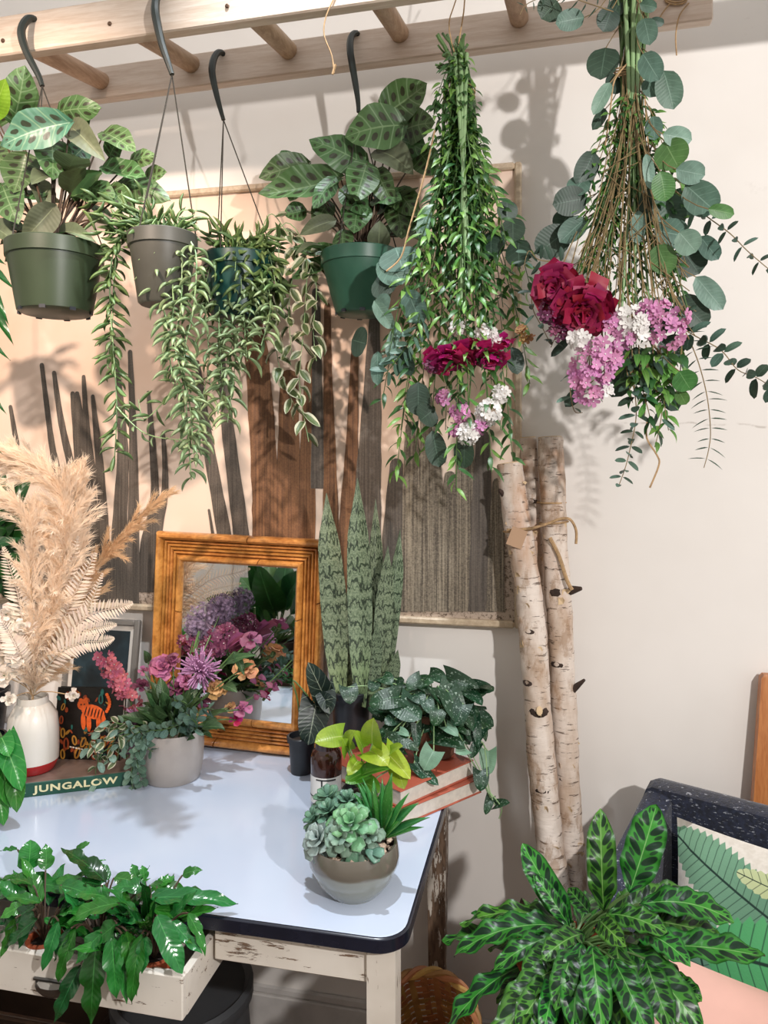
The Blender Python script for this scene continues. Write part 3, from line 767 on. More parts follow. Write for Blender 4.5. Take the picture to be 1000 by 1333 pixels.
leafmat('euc_green', '#4f7d3f', '#5f8f4c', '#86ad70', rough=.45, var=.12, trans=.25, ribs=5.0, veinw=.04)
leafmat('deep_green', '#1c4a22', '#2a6330', '#4b8650', rough=.3, var=.2, trans=.12)
plain('green_stem', '#4d6b38', .5, noise=.3, nscale=40); plain('pale_stem', '#8aa876', .5, noise=.2); plain('tan_stem', '#84704c', .7, noise=.3, nscale=50); plain('dark_stem', '#4b3a2c', .6)
plain('petal_wine', '#8e1040', .55, var=.2, trans=.15); plain('petal_magenta', '#a8185c', .55, var=.2, trans=.15); plain('petal_pink', '#cc8bb4', .55, var=.18, trans=.2); plain('petal_white', '#e9e6e2', .6, var=.08, trans=.2)
plain('petal_mauve', '#b3688f', .55, var=.18, trans=.2); plain('petal_rose', '#cf7486', .55, var=.15, trans=.2); plain('petal_plum', '#7c3f5c', .55, var=.2, trans=.15); plain('petal_beige', '#b98a5e', .7, var=.12, trans=.15)
plain('petal_lilac', '#b583a8', .55, var=.15, trans=.2); plain('petal_peach', '#d9a06e', .6, var=.12, trans=.2); plain('petal_hot', '#a30f63', .35, var=.1)

def hook(root, pix, Yf, Yb):
    n = len(pix); pts = []
    for i, (x, y) in enumerate(pix):
        t = min(1, i/3.0); pts.append(at(x, y, Yb+(Yf-Yb)*t))
    sp = smoothpts(pts, 4); m = len(sp)
    rad = [.005+.0035*math.sin(PI*min(1, i/m*1.1)) for i in range(m)]
    MB().tube(sp, rad, 8).build('hook', M['hook_plastic'], root)
    return sp[-1]
def wires(root, top, ends):
    for e_ in ends: MB().tube([top, e_], .0014, 5).build('wire', M['wire'], root)
def potmesh(root, c, rt, rb, h, mat, lip=True, name='pot', wall=.003, soil=True, lipn=.16, tilt=None):
    c = Vector(c)      # centre of the base
    l = h*lipn
    prof = [(0, 0), (rb*.9, 0), (rb, h*.03), (rt-.004, h-l)]
    prof += [(rt, h-l+.001), (rt+.001, h-.002), (rt-.001, h)] if lip else [(rt, h)]
    prof += [(rt-wall-.002, h), (rt-wall-.004, h*.82), (rb*.9, h*.6), (0, h*.6)]
    R = tilt.to_matrix().to_4x4() if tilt else None
    MB().lathe(prof, c, 36, R).build(name, M[mat], root)
    if soil:
        MB().lathe([(0, h*.86), (rt*.5, h*.87), (rt-wall-.003, h*.84), (rt-wall-.006, h*.7), (0, h*.7)], c, 24, R).build('soil', M['soil'], root)
def pl_leaf(pl, mesh, zf, a, b, wpx, Ya, Yb, nrm=None, name='leaf', W=None):
    pa = at(*zf(*a), Ya); pb = at(*zf(*b), Yb); mid = (pa+pb)/2
    s = zf(1, 0)[0]-zf(0, 0)[0]
    n = tocam(mid)*.8+UP*.5 if nrm is None else Vector(nrm)
    pl.leaf(mesh, pa, pb, n, pxm(wpx*s, mid), name); return pa, pb
ident = lambda x, y: (x, y)

# ================================================================== hanging prayer plants
def prayer(label, pot_px, rim_w, bot_w, ytop, ybot, Y, potmat, hookpix, Yb, leaves, zf, seed, nfill, lime=False):
    rg = random.Random(seed); c = at(pot_px, ybot-4, Y); top = at(pot_px, ytop, Y); h = top.z-c.z
    root = thing('hanging_prayer_plant', label, 'hanging plant', c, 'hanging prayer plants')
    potmesh(root, c, pxm(rim_w/2, c), pxm(bot_w/2, c), h, potmat, lipn=.22)
    rt = pxm(rim_w/2, c)
    for k in range(8):      # drainage notches on the base edge
        a = 2*PI*k/8+.3; MB().box((-.006, -.002, -.001), (.006, .002, .006), Matrix.Translation(c+Vector((math.cos(a)*pxm(bot_w/2, c)*.985, math.sin(a)*pxm(bot_w/2, c)*.985, 0))) @ Matrix.Rotation(a+PI/2, 4, 'Z')).build('drain_notch', M['black_plastic'], root, smooth=False)
    hb = hook(root, hookpix, Y, Yb)
    wires(root, hb, [c+Vector((rt*math.cos(a), rt*math.sin(a), h-.006)) for a in (.5, 2.6, 4.4)])
    pl = Plant(root); soil = c+UP*(h*.84)
    VAR = [leafm('ovate', 'prayer_leaf', ar, fo, wv, 2.0, .06, 9, 3) for ar, fo, wv in ((.06, .12, .025), (.12, .05, .03), (-.05, .18, .03), (.10, -.06, .035))]
    TEAL = [leafm('ovate', 'prayer_teal', .12, .10, .04, 2.0, .06, 9, 3)]
    BACK = [leafm('ovate', 'prayer_back', .15, .15, .02, 2.0, .06, 9, 3)]
    LIME = [leafm('ovate', 'prayer_lime', .05, .12, .02, 2.0, .06, 9, 3)]
    for (a, b, wd, dy, kind) in leaves:
        me = {'t': TEAL[0], 'b': BACK[0], 'l': LIME[0]}.get(kind) or rg.choice(VAR)
        pa, pb = pl_leaf(pl, me, zf, a, b, wd, Y+dy+.015, Y+dy-.015, tocam(at(*zf(*b), Y))*1.0+UP*.35+rv(rg, .25))
        pl.stem(bez(soil+rv(rg, .02)*1.0, soil*.5+pa*.5+UP*.03, pa, 6), [.0028, .0026, .0024, .0022, .0020, .0018, .0016])
    for i in range(nfill):
        az = rg.uniform(0, 2*PI); r = rg.uniform(.04, .15); z = rg.uniform(.0, .17)
        b_ = soil+Vector((math.cos(az)*r*.75, math.sin(az)*r*.55+.03, z)); dr_ = Vector((math.cos(az), math.sin(az)*.8+.1, rg.uniform(-.5, .5))).normalized()
        L = rg.uniform(.06, .10)
        if b_.y+dr_.y*L > -.05: continue
        pl.leaf(rg.choice(VAR+BACK), b_, b_+dr_*L, UP*.7+tocam(b_)*.4+rv(rg, .4), L*rg.uniform(.58, .72))
        pl.stem(bez(soil+rv(rg, .02), soil*.5+b_*.5+UP*.04, b_, 6), .002)
    pl.done(M['dark_stem'], 'petioles')
za = crop(0, 0, .34); zd = crop(280, 0, .38)
prayer('prayer plant in an olive green plastic hanging pot with tall spotted leaves', 72, 120, 92, 320, 413, -.50, 'dark_plastic_green',
    [(52,34),(45,25),(36,25),(28,38),(30,55),(38,75),(50,98),(55,112)], -.455,
    [((50,470),(95,250),150,0,'n'), ((-30,450),(22,300),90,-.04,'l'), ((270,470),(5,560),150,-.06,'t'), ((195,535),(200,690),150,-.03,'n'), ((225,430),(390,415),110,.02,'n'),
     ((400,510),(520,585),105,.03,'n'), ((275,490),(405,620),100,-.01,'b'), ((400,640),(560,680),105,.02,'n'), ((460,700),(655,770),110,.04,'n'), ((100,590),(50,740),140,-.02,'n'),
     ((10,710),(70,860),140,-.03,'n'), ((210,790),(85,925),110,-.05,'b'), ((-60,560),(30,640),120,.0,'n'), ((330,560),(250,640),90,.02,'t'), ((330,680),(270,760),110,.02,'b'), ((-30,880),(60,930),100,.0,'b'),
     ((500,620),(600,600),80,.04,'n'), ((420,600),(470,520),80,.05,'n'), ((350,720),(440,760),100,.0,'n'), ((230,900),(370,930),60,-.02,'b'), ((560,690),(640,660),80,.05,'n'), ((0,480),(-40,330),120,.05,'n'),
     ((300,500),(340,400),90,.05,'n'), ((130,700),(190,860),90,.02,'b'), ((420,720),(520,830),90,.0,'n'), ((40,420),(130,400),110,.06,'n')], za, 11, 26)
prayer('prayer plant in a teal green plastic hanging pot beside the hanging flowers', 470, 104, 66, 330, 414, -.19, 'teal_plastic',
    [(471,53),(464,43),(457,49),(456,66),(459,86),(463,110),(466,130),(467,146)], -.135,
    [((575,395),(728,285),140,0,'n'), ((650,430),(445,470),165,-.03,'n'), ((520,570),(322,480),125,-.02,'n'), ((430,610),(150,665),125,-.03,'n'), ((520,560),(480,690),120,-.05,'n'), ((410,610),(335,715),70,-.04,'n'),
     ((320,560),(150,610),100,.0,'n'), ((450,640),(520,740),100,-.03,'n'), ((490,700),(475,800),110,-.04,'n'), ((410,755),(290,805),60,-.05,'b'), ((440,790),(440,880),75,-.05,'n'), ((555,520),(680,600),115,-.02,'b'),
     ((640,450),(755,420),130,.01,'n'), ((555,585),(615,715),85,-.03,'n'), ((560,850),(565,755),80,-.05,'b'), ((620,650),(690,740),100,0,'n'), ((310,720),(235,735),70,.0,'n'), ((370,860),(270,850),50,-.02,'n'),
     ((300,600),(255,690),90,.02,'n'), ((600,470),(720,520),130,.02,'n'), ((620,700),(640,820),100,-.01,'n'), ((280,540),(225,575),90,.03,'n'), ((420,470),(450,560),80,.03,'n'), ((700,520),(760,600),100,.02,'n'), ((560,640),(620,760),90,.02,'t'), ((390,690),(340,780),80,.02,'n')], zd, 23, 22)

# ================================================================== trailing hanging plants
def strand(pl, pts, step, L, W, meshes, rg, r=.0013, spread=1.0, mode='spiral', start=0.0, name='leaf', jit=.25, taper=0.0, sub=5, nrm=None, flat=None):
    sp = smoothpts(pts, sub); pl.stem(sp, [r*(1-.4*i/len(sp)) for i in range(len(sp))], 5)
    ds = [0.0]
    for i in range(1, len(sp)): ds.append(ds[-1]+(sp[i]-sp[i-1]).length)
    T = ds[-1]; d = T*start; k = rg.randint(0, 7)
    while d < T:
        i = max(1, min(len(sp)-1, next((q for q in range(1, len(sp)) if ds[q] >= d), len(sp)-1)))
        f = (d-ds[i-1])/max(1e-6, ds[i]-ds[i-1]); p = sp[i-1].lerp(sp[i], min(1, f)); t = (sp[i]-sp[i-1]).normalized()
        a = (flat if flat is not None else tocam(p)).cross(t); a = a.normalized() if a.length > 1e-3 else Vector((1, 0, 0)); b = t.cross(a)
        angs = [k*2.4] if mode == 'spiral' else ([0.0, PI] if mode == 'pair' else [PI*(k % 2)])
        if mode == 'cross': angs = [PI/2*(k % 2), PI/2*(k % 2)+PI]
        for an in angs:
            an += rg.uniform(-jit, jit); sd = a*math.cos(an)+b*math.sin(an); spv = spread+rg.uniform(-.2, .2)
            dv = (t*math.cos(spv)+sd*math.sin(spv)).normalized(); l = L*rg.uniform(.75, 1.15)*(1-taper*d/T)
            nn = (t*-1*.5+sd*.2+tocam(p)*.5) if nrm is None else nrm(p, t, sd)
            pl.leaf(rg.choice(meshes), p+sd*r, p+dv*l, nn+rv(rg, .15), W*rg.uniform(.85, 1.15)*(1-taper*d/T), name)
        d += step*rg.uniform(.8, 1.2); k += 1
def pix(pts, Y, Yd=0.0):
    n = len(pts); return [at(x, y, Y+Yd*i/max(1, n-1)) for i, (x, y) in enumerate(pts)]
BAN = [fatm('needle', 'banana_leaf', .10, ar, 6, 6, sd) for ar, sd in ((.14, .05), (.2, -.08), (-.12, .05))]
BAN2 = [fatm('needle', 'banana_pale', .10, ar, 6, 6, sd) for ar, sd in ((.14, .05), (.2, -.08), (.25, 0.0))]
VARG = [leafm('ovate', 'varieg_leaf', .12, .15, .03, 1.5, .05, 6, 2), leafm('ovate', 'varieg_leaf', -.10, .2, .0, 1.5, .05, 6, 2)]
def trail_b():
    rg = random.Random(5); Y = -.50; c = at(212, 398, Y); h = at(212, 306, Y).z-c.z
    root = thing('hanging_trailing_succulent', 'trailing succulent with banana-shaped leaves in a grey hanging pot', 'hanging plant', c)
    potmesh(root, c, pxm(44, c), pxm(31, c), h, 'grey_plastic', lipn=.2); rt = pxm(43, c)
    hb = hook(root, [(222,-2),(214,-12),(205,-6),(202,12),(205,32),(211,58),(219,82),(224,97)], Y, -.455)
    wires(root, hb, [c+Vector((rt*math.cos(a), rt*math.sin(a), h-.005)) for a in (.6, 2.9, 4.5)])
    pl = Plant(root); o = (212, 300)
    for pts, dy in (([(212,300),(165,296),(147,330),(143,390),(148,460),(152,530),(149,600)], -.03), ([(205,302),(160,300),(150,345),(146,420),(140,480)], .0), ([(220,300),(205,340),(212,400),(236,470),(244,550),(249,625)], -.09),
                    ([(228,300),(236,330),(236,400),(228,450),(246,520),(252,590)], -.09), ([(235,300),(255,330),(252,400),(240,460),(243,540)], -.07), ([(218,300),(222,340),(226,400),(220,450),(226,500)], -.085)):
        strand(pl, pix(pts, Y-.0, dy), .0085, pxm(28, c), .0098, BAN2 if dy < -.05 else BAN, rg, .002, 1.0, 'spiral', .12)
    strand(pl, pix([(152,530),(185,562),(225,572),(262,570)], Y-.03, -.03), .016, pxm(22, c), .0075, BAN2, rg, .0013)
    strand(pl, pix([(240,480),(215,520),(188,545),(180,520)], Y-.05, .0), .016, pxm(24, c), .008, BAN, rg, .0013)
    for i in range(16):
        az = rg.uniform(0, 2*PI); p = c+UP*(h*.86); e_ = p+Vector((math.cos(az)*.085-.015, math.sin(az)*.05, rg.uniform(.015, .075)))
        strand(pl, [p+Vector((math.cos(az)*.02, math.sin(az)*.02, 0)), (p+e_)/2+UP*.03, e_], .013, pxm(26, c), .008, BAN, rg, .0014, .8, 'spiral', .2)
    for k, e_ in enumerate([(115,262),(128,285),(160,270),(180,258),(118,300)]):
        strand(pl, [c+UP*(h*.86), at((200+e_[0])/2, e_[1]+5, Y-.02), at(*e_, Y-.03)], .013, pxm(30, c), .008, BAN, rg, .0014, .7, 'spiral', .3)
    pl.done(M['pale_stem'], 'vines')
trail_b()
def trail_c():
    rg = random.Random(6); Y = -.20; c = at(312, 418, Y); h = at(312, 335, Y).z-c.z
    root = thing('hanging_trailing_succulent', 'bushy trailing succulent with a variegated vine in a dark teal hanging pot', 'hanging plant', c)
    potmesh(root, c, pxm(48, c), pxm(36, c), h, 'deep_teal_plastic', lipn=.2); rt = pxm(47, c)
    hb = hook(root, [(296,78),(288,68),(280,73),(276,90),(279,110),(285,135),(291,156)], Y, -.135)
    wires(root, hb, [c+Vector((rt*math.cos(a), rt*math.sin(a), h-.005)) for a in (.3, 2.7, 4.6)])
    pl = Plant(root); top = c+UP*(h*.86)
    for i in range(40):
        az = rg.uniform(0, 2*PI); rr = rg.uniform(.05, .12); e_ = top+Vector((math.cos(az)*rr, math.sin(az)*rr*.75-.015, rg.uniform(-.13, .065)))
        m_ = top+Vector((math.cos(az)*rr*.6, math.sin(az)*rr*.5, rg.uniform(.03, .06)))
        strand(pl, [top, m_, e_], .010, pxm(30, c), .0105, BAN, rg, .0015, .85, 'spiral', .35)
    for pts, dy in (([(300,345),(300,400),(306,470),(296,550)], -.12), ([(280,345),(268,400),(272,470),(262,530),(255,600)], -.11), ([(330,350),(325,410),(302,450),(284,540)], -.11), ([(315,345),(318,420),(322,470)], -.12), ([(345,350),(352,400),(340,450)], -.1), ([(290,345),(285,420),(290,500)], -.12)):
        strand(pl, pix(pts, Y-.02, dy), .009, pxm(28, c), .0098, BAN2, rg, .0014, .95, 'spiral', .1)
    for pts in ([(340,340),(372,290),(398,330),(396,420),(390,500),(402,575)], [(340,340),(362,315),(360,400),(362,470),(384,530)], [(330,335),(350,280),(372,300),(410,360),(408,430),(412,470)], [(320,330),(345,300),(384,310),(376,400),(380,460)]):
        strand(pl, pix(pts, Y-.01, .02), .022, pxm(26, c), pxm(13, c), VARG, rg, .0013, .8, 'spiral', .25, jit=.4)
    pl.done(M['pale_stem'], 'vines')
trail_c()
def edge_plants():
    rg = random.Random(8)
    c = at(-75, 520, -.46)
    root = thing('hanging_fern', 'dark hanging fern whose leaf tips reach past the olive green pot', 'hanging plant', c+UP*.3)
    potmesh(root, c+UP*.24, .06, .045, .10, 'black_plastic'); pl = Plant(root); LM = [leafm('lance', 'deep_green', .08, .12, .02, 2, 0, 8, 2, .0, .06), leafm('lance', 'deep_green', .08, .12, .02, 2, 0, 8, 2, .0, -.06)]
    top = c+UP*.33
    MB().tube([top, top+UP*.30, at(-70, 80, -.455)], .0014, 5).build('wire', M['wire'], root)
    for a, b, wd in (((-30,340),(20,378),12), ((-30,380),(18,450),14), ((-30,350),(12,425),12), ((-40,430),(14,470),10), ((-30,500),(9,540),9), ((-40,560),(4,592),9), ((-30,330),(8,345),12)):
        pl_leaf(pl, rg.choice(LM), ident, a, b, wd, -.47, -.5)
        pl.stem(bez(top, top*.5+at(*a, -.47)*.5+UP*.03, at(*a, -.47)), .0015)
    for i in range(20):
        az = rg.uniform(0, 2*PI); d = Vector((math.cos(az)*.75, math.sin(az)*.6, rg.uniform(-.4, .5))); q = top+d*.06; pl.leaf(rg.choice(LM), q, q+d*.10+UP*-.03, UP+rv(rg, .2), .02)
    pl.done(M['green_stem'])
edge_plants()

# ================================================================== flowers
def facing_mat(c, f, roll=0.0): return Matrix.Translation(Vector(c)) @ Vector(f).normalized().to_track_quat('Z', 'Y').to_matrix().to_4x4() @ Matrix.Rotation(roll, 4, 'Z')
def ruffled(root, name, c, f, r, mat, n, rg, cup=.5, layers=3, wave=.13, pw=.75, label=None, wn=2.6, prof='petal'):
    """carnation / rose-like head: calyx mesh plus petals as its pieces"""
    F = facing_mat(c, f)
    o = MB().lathe([(0, -r*.55), (r*.16, -r*.5), (r*.24, -r*.15), (r*.2, r*.02), (0, r*.05)], (0,0,0), 10, F).build(name, M['green_stem'], root)
    if label: o['label'] = label
    PM = [leafm(prof, mat, ar, .06, wave, wn, 0, 7, 3, 0, 0, ph) for ar, ph in ((.08, 0), (.16, 1.7), (-.06, 3.3))]
    for l in range(layers):
        k = max(4, int(n/layers)); el = (l/(max(1, layers-1)))*(PI/2*.82)*cup*2 if layers > 1 else .2
        for i in range(k):
            az = 2*PI*(i+.5*(l % 2))/k+rg.uniform(-.25, .25); e_ = min(1.5, el+rg.uniform(-.15, .25))
            d = Vector((math.cos(az)*math.cos(e_), math.sin(az)*math.cos(e_), math.sin(e_))); nn = Vector((-math.cos(az)*math.sin(e_), -math.sin(az)*math.sin(e_), math.cos(e_)))
            R3 = F.to_3x3(); b = F @ (d*r*.12); L = r*rg.uniform(.78, 1.05)*(1-.12*l)
            q = bpy.data.objects.new('petal', rg.choice(PM)); link(q, o, lframe(b, b+(R3 @ d)*L, R3 @ nn, L*pw*rg.uniform(.85, 1.2)))
def floret_mesh(mat, n=5, cup=.25, cm='petal_white'):
    key = ('floret', mat, n, cup)
    if key in LC: return LC[key]
    mb = MB(); vs = []; F = []
    for i in range(n):
        a0 = 2*PI*i/n; b = len(vs)
        for rr, wd, zz in ((.08, .10, 0), (.5, .30, cup*.35), (.85, .30, cup*.8), (1.0, .12, cup)):
            for s_ in (-1, 0, 1):
                x = rr; y = s_*wd*1.05; vs.append((x*math.cos(a0)-y*math.sin(a0), x*math.sin(a0)+y*math.cos(a0), zz+abs(s_)*.05))
        for q in range(3):
            for s_ in range(2): F.append([b+q*3+s_, b+(q+1)*3+s_, b+(q+1)*3+s_+1, b+q*3+s_+1])
    mb.add(vs, F, [(0.5, .5)]*len(vs)); b = len(vs)
    mb.m = 1; mb.lathe([(.12, 0), (.14, .1), (0, .16)], (0,0,0), 6)
    LC[key] = mb.mesh('floret', [M[mat], M[cm]], smooth=180); return LC[key]
def cluster(root, c, rad, n, size, mat, rg, name='floret', face=None, pts=None, npet=5, cm='petal_white'):
    me = floret_mesh(mat, npet, .3, cm); c = Vector(c)
    for i in range(n):
        if pts: p0 = pts[i*len(pts)//n]; rd = rad
        else: p0 = c; rd = rad
        d = Vector((rg.gauss(0, 1), rg.gauss(0, 1), rg.gauss(0, 1))).normalized()
        if d.dot(tocam(c)) < -.25: d = -d
        p = p0+Vector((d.x*rd, d.y*rd*.8, d.z*rd))*rg.uniform(.75, 1.0)
        s = size*rg.uniform(.75, 1.15)
        link(bpy.data.objects.new(name, me), root, facing_mat(p, d+tocam(p)*.35+rv(rg, .25), rg.uniform(0, 6)) @ Matrix.Scale(s, 4))

# ================================================================== hanging bouquet (left)
MYR = [leafm('lance', 'myrtle', ar, .1, 0, 2, 0, 5, 1, 0, sd) for ar, sd in ((.1, .06), (.14, -.08), (-.08, .1))]
MYD = [leafm('lance', 'myrtle_dark', ar, .1, 0, 2, 0, 5, 1, 0, sd) for ar, sd in ((.1, .06), (.14, -.08))]
def rl(mat): return leafm('round', mat, .05, .06, .015, 1.2, .02, 9, 3)
def bouquet1():
    rg = random.Random(41); Y = -.30; tie = at(598, 118, Y)
    root = thing('hanging_bouquet', 'dried bouquet of fine green sprays with crimson and white flowers hung upside down', 'bouquet', tie)
    pl = Plant(root); top = MB()
    for i in range(30):       # cut stem ends above the tie
        a = rg.uniform(0, 2*PI); r = .036*math.sqrt(rg.random()); x = rg.uniform(562, 614)
        p = at(x, rg.uniform(42, 92), Y+rg.uniform(-.03, .03))
        q = tie+Vector((math.cos(a)*r*.8, math.sin(a)*r*.6, 0)); low = tie+Vector((math.cos(a)*r*1.4+.004, math.sin(a)*r, -rg.uniform(.2, .45)))
        top.tube(smoothpts([p, q, low], 5), rg.uniform(.0018, .0042), 6)
    stuff(top.build('stem_bundle', M['green_stem'], root))
    thick = MB(); 
    for x0, x1, y1, r in ((600,606,330,.0048), (608,600,400,.004), (592,612,360,.0042)): thick.tube(smoothpts([at(x0, 70, Y-.03), at((x0+x1)/2, 200, Y-.07), at(x1, y1, Y-.10)], 4), r, 8)
    stuff(thick.build('thick_stems', M['pale_stem'], root))
    tw = MB()
    for k in range(5):
        z = .006*k; tw.tube([tie+Vector((.033*math.cos(a), .03*math.sin(a), z-.015+.004*math.sin(a+k))) for a in [2*PI*j/18 for j in range(19)]], .0016, 5, False)
    tw.tube(smoothpts([tie+Vector((0, -.02, .01)), at(597, 60, Y-.02), at(605, 0, Y+.0), at(600, -60, Y+.05)], 4), .0016, 5)
    tw.tube(smoothpts([tie+Vector((.01, -.02, .01)), at(585, 40, Y-.02), at(592, 5, Y), at(612, -50, Y+.05)], 4), .0014, 5)
    tw.tube(smoothpts([at(566, 170, Y-.05), at(556, 215, Y-.06), at(545, 255, Y-.065), at(532, 300, Y-.07), at(522, 335, Y-.075), at(503, 353, Y-.08)], 4), .0018, 5)
    stuff(tw.build('twine', M['twine'], root))
    ends = [(515,625),(522,560),(505,470),(498,520),(540,600),(560,590),(594,640),(580,560),(610,560),(640,615),(652,560),(668,600),(690,500),(678,440),(692,380),(640,500),(530,420),(545,480),(570,480),(620,470),(660,480),(655,400),(550,350),(535,380),(600,500),(630,420),(575,420),(610,380),(646,350),(565,330),(660,320),(590,300),(630,300),(678,350),(520,500),(600,600)]
    for i, (x, y) in enumerate(ends):
        d = Y-.02+rg.uniform(-.09, .03); mid = at(600+(x-600)*.38, 118+(y-118)*.42, d)
        near = i % 4 != 3
        strand(pl, [tie, at(600+(x-600)*.15, 118+(y-118)*.18, Y-.02), mid, at(600+(x-600)*.8, 118+(y-118)*.75, d), at(x, y, d+.01)], .0125, .040, .0098, (MYR+MYD) if near else MYD, rg, .0014, .8, 'spiral', .22, jit=.6)
    for i in range(34):       # short tufts around the neck
        x = rg.uniform(556, 632); y = rg.uniform(80, 260)
        strand(pl, [at(600, y-45, Y-.02), at((x+600)/2, y-10, Y-.04), at(x, y+40, Y-.05)], .010, .030, .009, MYR+MYD+MYD, rg, .0012, .7, 'spiral', .1)
    for (x, y, rx, ry, mt, an) in ((552,290,9,22,'euc_pale',-.25),(520,338,28,16,'euc_grey',.3),(512,352,24,22,'euc_grey',.6),(502,370,22,14,'euc_dark',.8),(468,445,20,10,'euc_dark',1.3),(492,480,9,22,'euc_grey',.0),(512,445,8,22,'euc_pale',-.3),(500,410,10,22,'euc_pale',.6),
                               (545,520,16,22,'euc_dark',0),(568,585,14,24,'euc_dark',.2),(556,540,18,12,'euc_dark',-.9),(670,470,12,18,'euc_dark',.2),(668,300,16,16,'euc_dark',0),(676,330,18,18,'euc_dark',0),(660,275,14,14,'euc_dark',0),(540,400,16,24,'euc_grey',.4),(605,590,14,20,'euc_dark',0),(640,320,20,18,'euc_dark',0),(498,395,16,10,'euc_pale',1.0),(530,470,12,20,'euc_dark',.3)):
        c = at(x, y, Y-.06); dv = RT*math.sin(an)-UP*math.cos(an); L = pxm(2*ry, c)
        pl.leaf(rl(mt), c-dv*L/2, c+dv*L/2, tocam(c)+rv(rg, .35), pxm(2*rx, c), 'eucalyptus_leaf')
    zf = crop(300, 380, .4)
    strand(pl, [at(560, 400, Y-.05), at(530, 450, Y-.07), at(500, 490, Y-.07)], .018, .035, .014, [rl('euc_grey')], rg, .0013, .8, 'pair', .2)
    def P(x, y, d=-.09): return at(*zf(x, y), Y+d)
    ruffled(root, 'carnation', P(700,200), tocam(P(700,200))*.5-UP*.9, pxm(30, tie), 'petal_magenta', 30, rg, .45, 4, .1, .85, wn=2.5, prof='fan', label='flattened crimson carnation head')
    ruffled(root, 'carnation', P(768,190), tocam(P(768,190))*.5-UP*.8, pxm(24, tie), 'petal_wine', 26, rg, .5, 4, .1, .85, wn=2.5, prof='fan')
    ruffled(root, 'carnation', P(850,200), tocam(P(850,200))*.5-UP*.8, pxm(22, tie), 'petal_magenta', 26, rg, .5, 4, .1, .85, wn=2.5, prof='fan')
    ruffled(root, 'carnation', P(890,155), tocam(P(890,155))*.5-UP*.8, pxm(13, tie), 'petal_magenta', 14, rg, .5, 3)
    for x, y, rr, n, mt in ((745,115,9,14,'petal_white'),(828,135,10,16,'petal_white'),(842,390,14,28,'petal_white'),(772,460,13,20,'petal_white'),(880,330,9,12,'petal_white'),(955,140,8,10,'petal_beige'),(748,395,11,16,'petal_pink'),(730,445,6,8,'petal_pink'),(695,345,8,10,'petal_pink'),(810,440,7,8,'petal_pink'),(860,150,8,8,'petal_white'),(655,235,9,10,'petal_plum')):
        cluster(root, P(x, y), pxm(rr, tie), n, pxm(6.5, tie), mt, rg)
    for x0, x1, y in ((760,740,390),(800,842,380),(790,770,450),(820,830,140),(750,745,120)):
        pl.stem(smoothpts([tie, at(*zf(x0, 0), Y-.05), P(x1, y)], 5), .0016)
    pl.done(M['green_stem'], 'spray_stems')
bouquet1()

